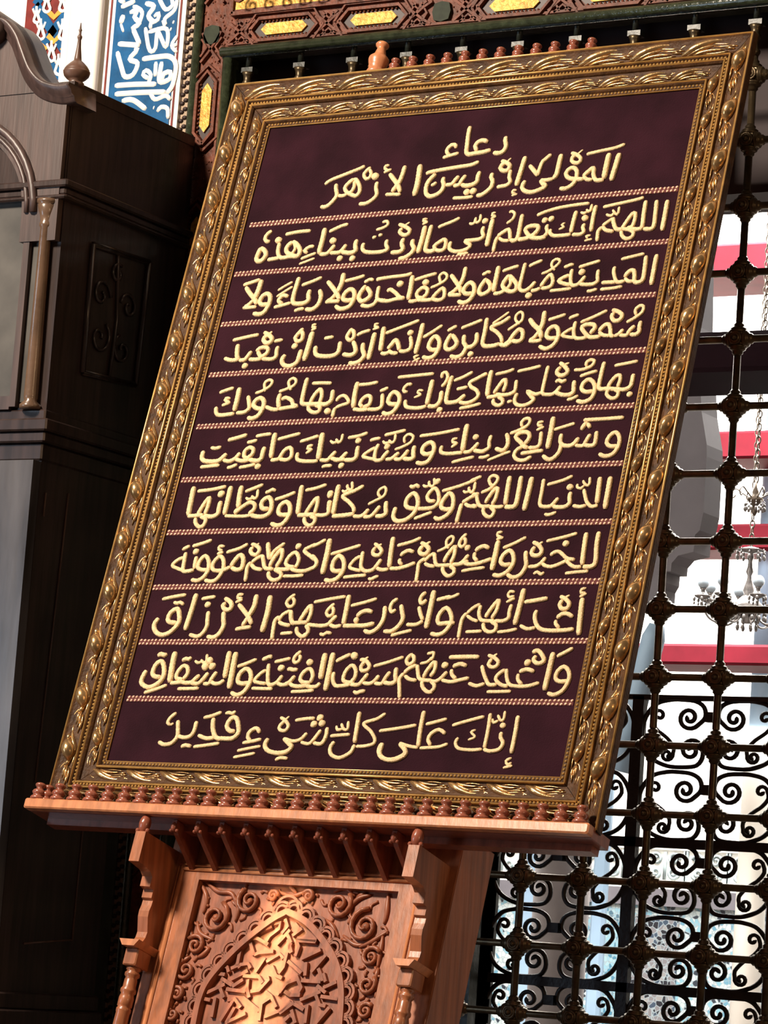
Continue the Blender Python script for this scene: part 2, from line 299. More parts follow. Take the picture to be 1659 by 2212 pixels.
TEXT = '''@0
87 5188,11944 5193,11858 5234,11740 5204,11646 5122,11608 4998,11629
87 4836,11866 4736,11903 4639,11877 4595,11795 4645,11699
87 4933,11692 4792,11658 4634,11648 4511,11636 4439,11676 4419,11810 4394,12041 4387,12221
78 4188,11789 4172,11854 4090,11861 4025,11791 4025,11717 4090,11665
68 4276,11684 4150,11655 3963,11613
@1
101 7555,11403 7537,11184 7504,10866
64 7626,11581 7449,11523 7169,11482 6906,11439
101 7354,11420 7349,11181 7351,10915
82 7355,10896 7210,10898 7136,10996 7104,11146 7017,11088 6928,10994
74 6935,11003 7013,10932 7126,10914
83 6957,10940 6774,10951 6637,10995 6579,11077 6627,11165 6715,11181 6786,11107 6803,10985 6773,10868 6680,10792 6611,10775 6516,10790
75 6594,11493 6724,11439 6811,11354 6785,11282 6702,11285 6637,11331 6647,11414 6713,11446
37 6712,11451 6812,11540
94 6400,11481 6397,11277 6391,11073 6335,10994
75 6344,10994 6201,10977 6089,10986
85 6089,10982 6161,10906 6223,10861 6130,10797 5974,10754 5838,10783 5755,10863 5780,11001
85 5805,11306 5913,11195 6015,11084
75 6015,11084 6017,11159 6047,11342 6106,11412 6198,11498
95 5680,11494 5656,11225 5624,10910
47 5653,10821 5587,10826 5571,10775 5637,10770
47 5680,10744 5570,10719
76 5438,11242 5444,11092 5482,11005 5423,10935 5232,10913
86 5208,11449 5351,11381 5405,11320 5381,11247 5299,11235 5219,11297 5265,11388 5344,11409
38 5330,11429 5392,11490
86 5082,11208 5073,11124 5122,11036 5119,10923 5048,10839 4950,10773 4853,10775
87 4808,11264 4794,11152 4798,11061 4726,11005 4593,10989 4483,11018
78 4535,11212 4473,11109 4436,11021 4325,11007
78 4393,11206 4324,11109 4282,11044 4157,11037
88 4083,11202 4086,11117 4123,11034 4107,10933 4032,10859 3902,10823 3802,10876 3765,10982 3770,11107 3828,11205 3902,11285
69 3851,11061 3907,11068 3948,11116
87 4605,10861 4663,10857
87 4736,10862 4789,10879
67 4783,10757 4615,10745 4372,10756
77 4744,11468 4597,11412 4350,11392 4011,11362 3785,11335 3687,11308
109 3523,11502 3548,11277 3560,11047 3546,10863
90 3200,11507 3194,11349 3158,11164 3050,10979
90 2911,11364 3009,11262 3150,11107 3231,10958
69 3249,10914 3091,10928 2927,10938
60 2858,11549 2786,11540 2778,11483 2842,11463
60 2923,11464 2849,11434 2775,11404
101 2599,11338 2622,11336
80 2681,11216 2691,11085 2739,10952 2682,10855 2553,10779 2404,10782
71 2468,11537 2395,11470 2356,11386 2422,11301 2493,11317 2508,11403 2456,11494
81 2163,11321 2066,11235 2015,11137 2084,11045 2221,10976 2300,10956 2350,11024 2328,11142 2234,11280 2163,11321
71 2184,11269 2206,11151 2172,11052 2105,11021
71 2094,11003 1996,10979 1902,10993
82 1797,11241 1827,11122 1873,11003 1835,10904 1754,10808 1673,10771 1579,10785
71 2331,11577 2231,11527 1955,11432 1678,11338 1549,11253
@2
89 8678,10394 8686,10151 8689,9808
80 8471,10409 8495,10164 8513,9912 8460,9852 8326,9866
81 8264,10416 8274,10163 8292,9911 8228,9865 8102,9877 7999,9897
72 7998,9901 8092,9924 8122,10040 8109,10183 8050,10171 7978,10041 7909,9895
72 7901,9854 7947,9750 8041,9693 8134,9721 8150,9803 8054,9868 7909,9895
81 7935,9885 7810,9893 7738,9999 7695,10129
63 7705,10119 7618,10058 7517,9981
73 7530,9963 7463,9883 7467,9782 7477,9680
73 7530,9963 7603,9891 7760,9851
63 8209,10488 8068,10448 7667,10384 7457,10349
54 7768,10334 7776,10216 7750,10184 7678,10248 7654,10284
54 7684,10222 7661,10173 7593,10178 7545,10207
82 7314,10393 7305,10198 7317,9885
45 7328,9811 7242,9797 7282,9752
45 7369,9735 7227,9710
55 7224,10425 7222,10315 7186,10283 7135,10330
55 7169,10285 7100,10256 7035,10282
82 7132,10160 7156,10158
73 7161,10048 7143,9973 7178,9886 7112,9839 6960,9846
83 6945,10309 6933,10089 6926,9886
73 6933,9851 6776,9840 6596,9849 6514,9914 6516,9982
46 6772,10092 6712,10057 6765,10007 6671,9971
64 7172,10446 6902,10432 6571,10396 6328,10336 6178,10278
74 6435,10081 6426,10005 6459,9934 6410,9844 6272,9816
74 6340,10164 6371,10179
74 6465,10176 6493,10205
83 6451,9835 6336,9818 6159,9846 6015,9993 6076,10065 6239,10063 6258,9976 6155,9864 6010,9822 5899,9821
85 5882,10319 5886,10087 5889,9864 5835,9799 5744,9823
75 5744,9823 5716,9944 5670,10033 5577,9988 5474,9909
75 5482,9909 5457,9790 5457,9602
66 5506,9881 5597,9824 5730,9806
57 5603,10374 5649,10396 5721,10348 5702,10237 5599,10158
95 5302,10265 5300,10024 5299,9723
47 5328,10398 5264,10386 5262,10341 5341,10340
47 5354,10322 5251,10278
76 5130,10234 5167,10249
76 5145,10129 5145,10017 5186,9937 5124,9881 4961,9866 4812,9867
76 4814,9858 4957,9771 4920,9705 4799,9661 4657,9666 4545,9729 4539,9868
57 4734,9600 4829,9604 4949,9617
57 5026,10380 5042,10275 5002,10217 4954,10238
57 4942,10325 4940,10221 4884,10199 4835,10220
67 4614,10340 4511,10286 4348,10228 4209,10176
88 4063,10230 4055,10039 4047,9813 4059,9725 4156,9693 4273,9720
77 4273,9720 4221,9793 4308,9874 4403,9920 4445,9856 4433,9719 4331,9699 4253,9730
97 3931,10222 3932,9960 3911,9674
49 3940,10370 3861,10367 3862,10323 3952,10322
49 3964,10307 3859,10262
88 3743,9964 3748,9867 3806,9776 3768,9674 3644,9595 3537,9593
79 3365,10296 3505,10242 3623,10164 3615,10086 3530,10065 3423,10134 3458,10210
39 3498,10269 3584,10325
88 3539,10001 3527,9886 3577,9787 3508,9725 3339,9726
58 3673,9571 3593,9576 3526,9609
79 3194,9995 3200,9888 3252,9799 3153,9757 2956,9750 2779,9781 2711,9853 2714,9959
70 2870,10055 2946,10073
69 2990,10095 3066,10109
60 3003,10365 3100,10377 3129,10298 3033,10243 2910,10216
90 2544,10038 2546,9912 2576,9813 2470,9771 2281,9803
80 2344,9954 2289,9851 2222,9797 2039,9799
81 2099,9960 2027,9848 1962,9784 1819,9787
102 1793,10322 1805,10116 1799,9863 1819,9787
91 2015,10053 2052,10051
80 2246,9664 2301,9685
80 2522,9647 2567,9669
70 2277,10376 2124,10338 1905,10242
71 1652,9960 1561,9956 1467,9884 1542,9830
61 1729,9818 1579,9770 1429,9715
51 1727,9712 1567,9659 1416,9610
92 1156,10090 1069,9988 1075,9889 1174,9824 1331,9775 1373,9851 1336,9951 1240,10045 1156,10090
62 1195,10058 1247,9937 1195,9823
82 1355,9764 1207,9779 983,9768 891,9882 874,10020 862,10080
82 962,9769 862,9756 700,9740
93 817,10142 846,10140
94 483,10006 447,9792 485,9726 577,9734 636,9839 584,9940 483,10006
83 629,10352 548,10268 529,10181 585,10128 646,10133
72 1493,10293 1238,10287 958,10251
@3
88 8685,9348 8686,9135 8692,8769
62 8443,9381 8240,9342 8020,9299
80 8486,9335 8506,9112 8515,8898 8469,8838 8367,8844 8341,8968 8305,9064 8223,9052 8152,8945
71 8164,8931 8235,8869 8340,8853
71 8176,8872 8034,8863 7960,8974 7925,9078 7929,9164
71 8016,8864 7864,8865 7736,8867
62 8146,8772 7973,8747 7737,8739
72 7622,9122 7632,8993 7651,8906 7577,8850 7424,8847 7317,8865
72 7397,9015 7339,8924 7268,8851 7164,8857 7115,9006 7107,9162
73 7088,9051 6991,9017 6894,8946 7019,8887 7155,8857
81 7286,9091 7335,9105
63 7621,9295 7425,9246 7230,9193
64 6940,9215 7006,9229 7045,9249 7121,9256
63 7170,8788 6975,8773 6760,8764
55 6523,9107 6649,9155 6785,9251 6836,9335 6774,9382 6695,9343 6688,9257 6768,9165
73 6557,8857 6658,9033 6717,9081 6775,8974 6772,8871 6686,8824 6581,8826
73 6563,8831 6484,8792 6389,8788
74 6438,8962 6364,8859 6274,8795 6183,8809 6147,8889 6150,9115 6156,9342
83 6339,8696 6382,8699
65 6487,9374 6366,9329 6242,9272
63 7485,8718 7570,8719 7675,8751
65 6039,9293 5897,9258 5735,9206
84 5891,9127 5815,8992 5808,8905 5887,8831 6002,8790 6083,8820 6077,8924 5982,9034 5893,9118
65 5912,9073 5948,8949 5894,8839
94 5637,9309 5641,9054 5644,8810
75 5652,8774 5759,8772 5880,8822
66 5340,9163 5398,9183 5446,9210 5503,9194
84 5448,9083 5367,8930 5359,8808 5440,8769 5550,8832 5553,8937 5454,9056
85 5226,8807 5121,8795 5038,8843 5059,8948 5141,9017 5231,8938 5250,8779 5188,8660 5081,8622 4963,8663
85 4969,9332 4972,9129 4929,8964
76 4929,8964 4828,8855 4734,8795
86 4703,9197 4837,9048 4949,8919 4990,8820
76 5003,8784 4880,8787 4738,8795
57 4341,8962 4466,9008 4609,9097 4622,9193 4537,9246 4472,9176 4534,9030
76 4410,8711 4488,8839 4593,8935 4649,8865 4656,8741 4557,8703 4422,8737
76 4461,8726 4299,8717 4113,8732
77 4271,8759 4118,8788 4094,8887 4184,8971 4283,8939 4290,8832 4215,8766
87 4195,9076 4236,9074
97 3912,9226 3935,8976 3936,8745
77 3952,8718 4046,8708 4133,8726
67 4402,9242 4202,9200 3979,9137
68 3889,9281 3769,9244 3478,9225 3169,9198
87 3673,9071 3707,9081
78 3458,8932 3512,8973 3631,8904 3746,8809 3854,8782
77 3854,8782 3681,8773 3523,8741 3333,8764
78 3481,8755 3358,8767 3284,8801 3264,8918 3259,9052
78 3282,8810 3252,8705 3134,8657 2968,8688
69 2901,9288 2744,9244 2510,9199
68 3365,9225 3171,9183
69 2925,9156 2986,9176 3035,9203 3114,9186
89 2980,9086 2898,8929 2897,8822 2977,8764 3093,8820 3118,8908 3008,9049
89 2778,8811 2669,8799 2566,8831 2574,8947 2668,9023 2756,8973 2790,8837 2737,8678 2560,8634 2429,8704
100 2441,9361 2454,9161 2412,8992
80 2412,8992 2315,8854 2208,8793
90 2137,9216 2276,9081 2404,8948 2483,8827
79 2496,8795 2348,8798 2198,8793
90 2008,9051 2073,8912 2058,8750 1949,8657 1802,8670
70 1990,9306 1817,9234 1596,9165
91 1795,9063 1797,8945 1821,8853 1741,8794 1570,8791 1491,8835 1476,8999 1486,9180 1494,9335
71 1570,8646 1623,8662 1676,8677 1770,8685
51 1375,9251 1237,9176 1096,9090
51 1401,9153 1249,9057 1101,8962
81 1363,8954 1242,8976 1173,8870 1275,8814
71 1447,8819 1285,8777 1105,8743
103 687,9327 675,9135 639,8945
72 639,8945 533,8832 448,8785
93 374,9198 487,9072 644,8926 701,8823
72 714,8776 569,8771 422,8770
72 649,9339 485,9293 306,9244
92 965,8818 831,8812 765,8874 802,8991 898,9031 968,8963 982,8826 928,8665 825,8616 682,8641
@4
62 8371,8077 8506,8154 8627,8258 8630,8367 8560,8382 8492,8307 8521,8204
79 8636,8089 8635,7972 8644,7887 8587,7836 8485,7848
70 8539,8010 8455,7913 8421,7834 8286,7841
70 8338,7952 8265,7858 8187,7829
79 8196,7828 8126,7842 8092,7964 8040,8055 7959,8035 7879,7932
71 7881,7924 7980,7855 8110,7837
80 8050,8330 8176,8289 8262,8217 8227,8126 8127,8123 8068,8202 8095,8277
80 7934,7834 7801,7823 7694,7848 7541,8008 7613,8069 7750,8066 7790,7996 7717,7898
71 7681,7829 7548,7813 7440,7840 7393,7981 7393,8143
63 7375,8025 7260,7962 7190,7889 7301,7853 7442,7830
62 7958,8326 7734,8219 7491,8121
63 7252,8201 7305,8232 7369,8255 7430,8272
63 7173,8290 7027,8246 6856,8199
81 7096,7851 6978,7840 6890,7886 6905,8013 6997,8069 7076,8022 7116,7876 7071,7725 6934,7646 6784,7701
91 6749,8372 6764,8148 6730,7988
73 6730,7988 6644,7864 6566,7825
91 6483,8240 6587,8123 6736,7996 6795,7848
72 6810,7819 6693,7802 6560,7813
55 6099,8040 6205,8116 6332,8213 6331,8333 6277,8383 6203,8323 6215,8227 6311,8150
83 6090,7770 6169,7809 6242,7951 6327,8041 6403,7995 6420,7857 6344,7809 6224,7835
82 6257,7836 6198,7796 6122,7745 5993,7774
74 6094,8299 5966,8202 5758,8109 5885,8017 5997,7908 6039,7803
46 6045,8397 5911,8291 5763,8183
84 5636,8297 5653,8028 5660,7803 5735,7748 5893,7750 6008,7784
65 5545,8267 5366,8197 5160,8124
84 5496,8018 5523,7861 5467,7760 5355,7745
84 5251,7986 5280,7838 5347,7740 5292,7596 5176,7558 5061,7592
74 5440,7610 5483,7613
66 4892,8085 4956,8117 5019,8154 5065,8169
85 4986,8025 4928,7854 4935,7750 5015,7712 5111,7759 5134,7853 5009,8007
85 4796,7730 4672,7723 4586,7783 4607,7921 4681,7987 4775,7896 4794,7739 4737,7603 4620,7564 4503,7599
66 4765,8201 4603,8087 4427,7978
95 4360,8256 4360,7967 4347,7663
47 4422,7637 4331,7603 4367,7567
47 4455,7577 4333,7519
76 4159,8012 4212,7869 4210,7765 4112,7720 3999,7736
77 4124,8080 4158,8091
86 3997,7743 3949,7864 3873,7952 3805,7853 3750,7782
77 3771,7753 3861,7702 3977,7691
97 3567,8225 3589,7986 3611,7748
77 3629,7712 3708,7691 3804,7710
67 4266,8322 4057,8245 3635,8098
97 3405,8118 3406,7871 3403,7587
49 3437,8302 3365,8293 3367,8247 3453,8239
48 3466,8221 3339,8192
88 3211,7925 3235,7792 3295,7666 3212,7555 3090,7525 3009,7551
68 3296,8177 3140,8135 3041,8086
88 2992,7970 3063,7852 3093,7745 3001,7693 2835,7721
78 2911,8231 2848,8110 2848,8039 2925,7991 2985,8050 2957,8158 2908,8204
88 2719,7974 2737,7849 2725,7752 2618,7695 2391,7701 2262,7750 2221,7908
69 2365,8058 2447,8066 2553,8079
110 2082,8200 2072,7915 2050,7622
50 2118,8355 2046,8341 2048,8294 2132,8301
50 2139,8272 2040,8237
90 1927,7850 1922,7725 1900,7593 1775,7527 1633,7559 1571,7651 1607,7766
80 1746,7926 1785,7936
80 1865,8282 1777,8169 1740,8091 1796,8025 1885,8048 1885,8155 1831,8239
81 1406,7945 1406,7837 1421,7747 1351,7687 1136,7702
81 958,7860 1055,7928 1194,7915 1203,7810 1056,7712
81 995,7864 1056,7781 1142,7714
81 1116,7703 983,7694 846,7704
81 858,7870 807,7773 750,7700 635,7694
92 522,8021 541,7893 576,7765 632,7705
82 612,7706 458,7702 298,7750
81 766,7569 816,7584
71 1304,8043 1367,8058 1478,8070
91 1029,8241 1163,8172 1242,8092 1203,8022 1109,8030 1060,8104 1129,8191
51 1146,8199 1200,8251
71 923,8201 700,8166 384,8109
@5
78 8701,7099 8702,6934 8684,6860 8594,6814 8459,6824 8272,6842 8139,6839 8098,6890 8096,7123 8108,7348
70 8451,6860 8474,6992 8452,7084 8383,7070 8300,6949 8271,6847
70 8284,6825 8277,6734 8376,6661 8472,6678 8485,6776 8392,6826
69 8683,6720 8723,6732
61 8736,7338 8543,7304 8313,7269
79 8011,6810 7879,6795 7783,6852 7794,6960 7881,7028 7973,6975 8034,6843 8005,6678 7869,6608 7731,6638
62 8007,7185 7856,7146 7698,7094
62 7561,7220 7722,7222 7878,7282 7913,7373 7836,7398 7766,7345 7788,7269
80 7609,7017 7623,6891 7634,6799 7551,6752 7413,6762 7282,6817
71 7369,6926 7313,6832 7240,6775 7104,6776 7044,6812 7038,6997 7046,7317
62 7544,6664 7635,6678 7703,6713 7740,6737
71 7251,7002 7311,7037 7378,7006 7452,7040
80 7257,7367 7356,7304 7447,7199 7401,7134 7303,7129 7239,7191 7291,7290
45 7296,7306 7438,7359
72 7027,6813 6913,6787 6753,6848 6845,6744 6908,6691 6831,6615 6701,6581 6572,6619 6537,6713 6561,6821
63 6907,7322 6718,7279 6472,7235
72 6488,7069 6502,6933 6498,6857 6392,6802 6254,6799 6145,6819
63 6399,6659 6490,6677
64 6397,7284 6277,7238 6051,7196
73 6276,6857 6298,6991 6273,7085 6221,7062 6165,6962 6099,6829
73 6117,6724 6134,6648 6232,6599 6311,6633 6294,6710 6195,6764
92 5957,7273 5962,7018 5982,6780
73 5978,6760 6122,6775 6239,6796
73 5880,7225 5724,7138 5584,7058 5621,6976 5742,6907 5803,6795 5719,6704 5587,6666 5449,6693
83 5540,6829 5463,6747 5386,6695 5229,6687 5185,6740 5178,6979 5197,7201
65 5346,6942 5432,6953 5550,6977
65 5590,7262 5434,7175 5255,7105
64 5890,6648 5690,6600 5483,6568
84 5051,6915 5066,6778 5052,6685 4978,6624 4841,6636
94 4819,7138 4822,6941 4818,6659
75 4815,6633 4696,6606 4534,6608 4399,6647 4360,6769
47 4679,6938 4596,6949 4570,6907 4644,6862 4521,6811
74 5076,6548 5113,6564
65 4995,7166 4989,7252 5055,7275 5111,7187 5086,7068 5027,7002
66 4817,7259 4472,7238 4101,7215
66 4423,7068 4333,7066 4278,6995 4293,6934 4367,6927
85 4225,6696 4098,6697 4017,6746 4036,6875 4113,6929 4221,6842 4241,6704 4170,6552 4055,6504 3945,6545
76 3861,6907 3890,6768 3899,6655 3811,6607 3627,6613
67 3795,6965 3872,6984 3948,7025
77 3522,6668 3452,6714 3483,6825 3579,6879 3643,6828 3640,6707 3525,6656
76 3646,6612 3483,6605 3348,6630
97 3293,7154 3296,6910 3325,6649
67 3716,7138 3522,7107 3331,7100
77 3442,6612 3329,6625
68 2935,6794 2988,6876 3095,6893 3202,6764 3085,6716 2957,6672
77 2957,6672 2937,6586 2942,6478
88 2813,7017 2833,6868 2816,6790 2735,6740 2593,6750 2406,6751 2252,6765 2215,6837 2207,7083 2212,7277
78 2597,6771 2608,6911 2552,7039 2485,6989 2428,6882 2398,6769
78 2381,6740 2397,6656 2504,6591 2615,6596 2629,6683 2503,6739
87 2779,6608 2827,6603
68 2750,7154 2542,7166 2339,7166
79 1773,6866 1858,6902 1987,6845 2048,6755 2131,6726 1967,6705 1766,6680
89 1712,6987 1710,6854 1762,6694
79 1768,6673 1634,6677 1469,6739
60 1673,7029 1813,7071 1964,7145 1982,7233 1908,7285 1830,7221 1883,7095 1930,7058
90 1419,6697 1302,6706 1205,6766 1221,6863 1323,6912 1404,6839 1417,6706 1359,6566 1241,6508 1134,6535
60 1170,7015 1303,7055 1451,7147 1472,7244 1398,7270 1320,7205 1373,7043
81 1030,6967 1083,6841 1118,6716 1033,6639 866,6632
101 801,7136 816,6903 812,6672
81 827,6619 562,6597 440,6631 389,6767
61 655,6927 564,6939 547,6895 652,6847 507,6795
71 673,7140 539,7101 387,7052
@6
77 8679,5776 8547,5776 8465,5838 8493,5960 8594,6027 8680,5930 8694,5783 8625,5639 8486,5594 8360,5642
69 8687,6298 8359,6283 7941,6272
79 7932,6091 7992,6204 8029,6228
79 8032,6211 8096,6124
78 8232,6057 8246,5910 8234,5809 8129,5795 8040,5820
70 8125,6011 8074,5898 8028,5798 7884,5808
79 7920,5951 7865,5854 7792,5804 7664,5814 7592,5878 7576,6027
79 7600,5878 7618,5795 7601,5681 7521,5581 7424,5562 7307,5635
61 7788,6219 7614,6166 7420,6109
97 7358,6348 7370,6082 7372,5760
71 7184,6079 7199,5955 7203,5836 7137,5788 7001,5791
53 7185,6270 7095,6253 7102,6198 7182,6204
53 7214,6173 7083,6110
80 7001,5791 6929,5805 6823,5899 6716,5993 6785,6069 6921,6075 6979,6002 6957,5912 6901,5855
71 6892,5817 6788,5751 6758,5652 6827,5576 6968,5556 7097,5624
71 7295,5729 7104,5709 6879,5685
63 6589,6063 6740,6117 6899,6212 6914,6320 6829,6334 6767,6266 6794,6182
81 6520,6065 6574,5955 6589,5835 6522,5749 6366,5791
54 6673,5729 6482,5659 6261,5569
72 6232,6040 6220,5915 6241,5811 6166,5758 6100,5743 5955,5768
73 6015,5909 5950,5815 5871,5742 5759,5737
72 6189,5749 6089,5737 5954,5760
101 5715,6262 5722,6043 5738,5749
73 5743,5727 5640,5723 5449,5714 5313,5751 5306,5869
55 5574,6005 5499,5985 5503,5931 5587,5909 5494,5836
73 5913,6012 5954,6023
63 6079,5632 6183,5630 6278,5669
64 5587,6173 5215,6108 4820,6065
63 5990,5643 5774,5598 5572,5549
83 5159,5747 5043,5712 4944,5757 4952,5870 5069,5939 5152,5865 5161,5738 5108,5588 4996,5540 4866,5565
56 4375,5822 4508,5864 4665,5954 4689,6063 4592,6108 4518,6042 4547,5940
84 4757,5883 4764,5765 4787,5655 4708,5628 4588,5648
75 4655,5810 4599,5710 4529,5632 4410,5642
75 4479,5764 4421,5706 4347,5643 4240,5639
75 4263,5803 4188,5703 4152,5631 4025,5634 3997,5784 4022,5937
66 3984,5873 3857,5801 3762,5710 3871,5671 4042,5638
75 4192,5873 4224,5889
56 4321,6116 4332,5996 4280,5952 4212,6008
56 4242,5961 4145,5950 4095,5994
66 4510,6187 4314,6142 4104,6102
66 3833,6007 3926,6033 4035,6047
76 3569,6003 3611,6019
86 3616,5905 3622,5793 3627,5687 3551,5641 3404,5648
76 3420,5798 3351,5711 3277,5644 3161,5664
67 3749,6158 3581,6103 3366,6071
76 3343,5527 3377,5552
76 3418,5657 3253,5656 3108,5687
77 3185,5817 3108,5721 3044,5649 2894,5657
106 2814,6180 2836,5955 2856,5662
77 2852,5641 2743,5633 2536,5643 2414,5686 2390,5811
58 3237,6151 3240,6030 3187,5988 3122,6059
58 3157,5994 3077,5986 3011,6028
67 2967,5518 3044,5541 3168,5543
68 2744,6130 2572,6074 2384,6024
58 2670,5950 2582,5930 2576,5884 2664,5864 2562,5794
99 1815,6208 1829,5981 1852,5720
79 1862,5681 1947,5679 2046,5698
78 2028,5695 2105,5861 2205,5911 2261,5840 2272,5727 2193,5674 2037,5695
68 2348,6184 2145,6138 1900,6080
89 1660,5942 1652,5829 1651,5716 1572,5671 1394,5699
79 1405,5727 1284,5751 1263,5865 1348,5938 1434,5901 1433,5800 1348,5728
79 1396,5692 1247,5678 1093,5717
80 1164,5841 1098,5734 980,5676 838,5705
90 880,5831 809,5741 710,5682 477,5688 373,5746 360,5896
70 1263,6040 1355,6050 1466,6078
69 1734,6193 1586,6180 1418,6155
80 1222,6190 1026,6134 837,6092
71 507,5960 609,5939 723,5966
70 789,5605 582,5589 383,5576
70 966,5554 1050,5561 1166,5614
69 1552,5605 1391,5571 1222,5548
79 1594,5556 1638,5569
@7
94 8665,5219 8672,4985 8679,4641
86 8473,5215 8491,4989 8510,4739
68 8534,4707 8422,4688 8323,4766 8266,4880 8216,5002
69 8319,4710 8209,4684 8071,4709
52 8281,5219 8298,5105 8277,5065 8202,5107 8165,5164
52 8208,5075 8154,5019 8082,5045 8078,5101
78 7929,5044 7965,5050
78 7981,4957 7982,4852 8003,4755 7926,4688 7759,4686 7702,4719
70 7773,4856 7710,4760 7655,4704 7523,4698 7448,4747 7437,4975 7425,5203
61 7955,5250 7788,5172 7511,5096
61 7576,4567 7639,4547 7719,4565 7787,4597
97 7193,5241 7191,4979 7176,4630
89 6984,5261 6997,5015 6997,4746 6932,4698 6794,4705
89 6767,5266 6776,5052 6795,4741
71 6766,4717 6658,4702 6501,4716
71 6538,4745 6585,4875 6584,5047 6532,5032 6457,4910 6401,4780
71 6395,4731 6404,4616 6492,4533 6578,4532 6607,4629 6502,4713
71 6518,4721 6328,4723 6247,4815 6191,4980
72 6115,4899 6176,4972
63 6280,4971 6442,5050 6535,5172 6533,5254 6440,5286 6377,5224 6425,5124 6481,5107
63 6218,5277 6108,5230 6013,5190
54 6121,5171 6133,5047 6092,4999
81 6152,4742 6262,4713
72 6244,4961 6090,4882 5955,4793
81 5950,4777 5940,4596 5928,4424
72 6011,4776 6090,4734 6250,4710
63 6133,5219 5846,5109 5511,5016
54 6113,5154 6127,5021 6084,4981 6027,5040 6025,5089
54 6044,5006 5980,4983 5920,5017
81 5788,4689 5670,4674 5564,4717 5576,4849 5670,4971 5761,4879 5786,4697 5713,4566 5573,4494 5468,4533
73 5422,4835 5299,4837 5244,4920 5291,5019 5367,5068 5452,4967 5488,4817 5415,4719 5263,4696 5105,4693
64 5402,4628 5257,4572 5079,4508
83 5060,4699 4943,4709 4859,4760 4862,4893 4964,4983 5058,4890 5094,4740 5042,4592 4909,4485 4753,4471 4663,4547 4663,4730
74 4850,5128 4918,5101 4981,5133 5045,5091
55 5295,5261 5329,5152 5288,5103 5225,5146 5209,5213
55 5231,5120 5165,5105 5104,5140
73 5366,5185 5393,5217
56 4094,4792 4213,4854 4370,4943 4393,5052 4346,5112 4253,5055 4253,4979 4322,4919
84 4448,4842 4470,4716 4495,4615 4427,4566 4302,4568
74 4344,4760 4267,4635 4196,4561 4062,4558
75 4133,4704 4060,4605 3980,4564 3851,4574
75 3924,5145 3766,5055 3546,4957 3692,4845 3809,4742 3852,4641
84 3859,4616 3702,4593 3506,4578 3424,4579
95 3409,5171 3415,4934 3434,4613
57 3659,5226 3696,5115 3664,5065 3596,5117 3581,5177
57 3614,5083 3563,5033 3499,5068
76 3253,4996 3290,5029
76 3287,4877 3320,4665
76 3264,4967 3281,5001
76 3314,4873 3316,4729 3324,4628 3223,4596 3074,4606
67 3154,5182 2960,5117 2745,5078
86 3072,4615 2908,4608 2707,4602
96 2649,5174 2673,4909 2703,4619
76 3049,4632 3060,4801 3036,4929 2983,4887 2921,4769 2858,4626
77 2855,4567 2891,4465 2998,4404 3079,4446 3082,4538 2970,4582
87 2517,4622 2371,4615 2292,4668 2304,4795 2407,4862 2504,4775 2531,4605 2451,4453 2332,4412 2190,4456
68 2544,5048 2368,4974 2153,4909
88 2077,4739 1945,4741 1896,4819 1920,4904 2019,4954 2103,4850 2121,4678 2022,4594 1874,4588 1714,4624
68 1918,5050 1996,5074 2053,5108 2125,5081
68 1716,4615 1570,4600 1380,4603 1178,4614
79 1366,4654 1518,4790 1648,4865 1755,4821 1762,4726 1672,4642
99 1380,5189 1390,4981 1423,4757
79 1416,4748 1364,4663
99 1153,5185 1161,4916 1164,4631
59 1741,5113 1760,4975 1712,4942 1642,4994
59 1672,4951 1594,4926 1528,4962
69 1829,5206 1684,5149 1487,5075
90 967,5032 995,5049
89 1013,4901 1013,4763 1016,4650 906,4600 728,4620
80 714,4637 516,4622 383,4616
101 355,5191 371,4929 390,4624
80 740,4646 768,4818 755,4966 703,4915 643,4785 588,4639
80 557,4579 596,4474 693,4404 779,4438 784,4559 656,4603
70 1048,5186 776,5131 458,5101
@8
85 8657,4231 8666,3992 8705,3692 8640,3613 8493,3614
85 8430,4217 8443,3962 8470,3645
68 8460,3614 8329,3614 8216,3678 8163,3734
68 8318,3741 8165,3765 8008,3878 7911,3870 7848,3815
68 8188,3734 8070,3671 7916,3616 7797,3632 7720,3680
77 8068,4021 8110,4036
60 8259,4211 8049,4149 7720,4072
69 7772,3783 7703,3680 7615,3625 7483,3617
78 7374,3898 7401,3761 7435,3649 7403,3530 7337,3450 7225,3426 7111,3482
78 7470,4058 7581,4009 7671,3904 7638,3824 7540,3817 7487,3865 7521,3977
43 7566,4001 7652,4064
60 7603,3489 7671,3521 7747,3481 7796,3521
59 8607,3534 8398,3519 8190,3496
79 7154,3666 7023,3651 6942,3707 6966,3828 7066,3908 7152,3827 7184,3682 7115,3538 6982,3459 6843,3475
61 7324,4147 7137,4044 6928,3957
97 6814,4087 6813,3829 6808,3555
53 6854,4249 6772,4233 6777,4177 6857,4160
53 6893,4151 6766,4112
79 6667,3951 6572,3992 6477,3960 6413,3904
71 6410,3880 6424,3783 6497,3726
70 6760,3765 6603,3709 6442,3669 6305,3670 6235,3711
62 6661,3604 6462,3581 6232,3541
71 6300,3840 6225,3719 6137,3654
71 6239,3954 6259,3978
63 6176,4223 6096,4126 6075,4028 6130,3979 6187,4027 6177,4109 6133,4150
71 6321,3726 6180,3670 6027,3663
72 5987,3687 6025,3817 6011,3988 5960,3948 5887,3818 5853,3704
72 5847,3623 5887,3526 5990,3453 6084,3493 6082,3574 5981,3639
71 6029,3655 5875,3647 5726,3656 5665,3770 5631,3876
63 5639,3876 5542,3812 5476,3722
72 5480,3779 5379,3690 5385,3560 5403,3340
72 5484,3690 5563,3649 5699,3624
54 5676,3904 5787,3949 5920,4046 5940,4144 5889,4177 5818,4112 5832,4014 5889,3956
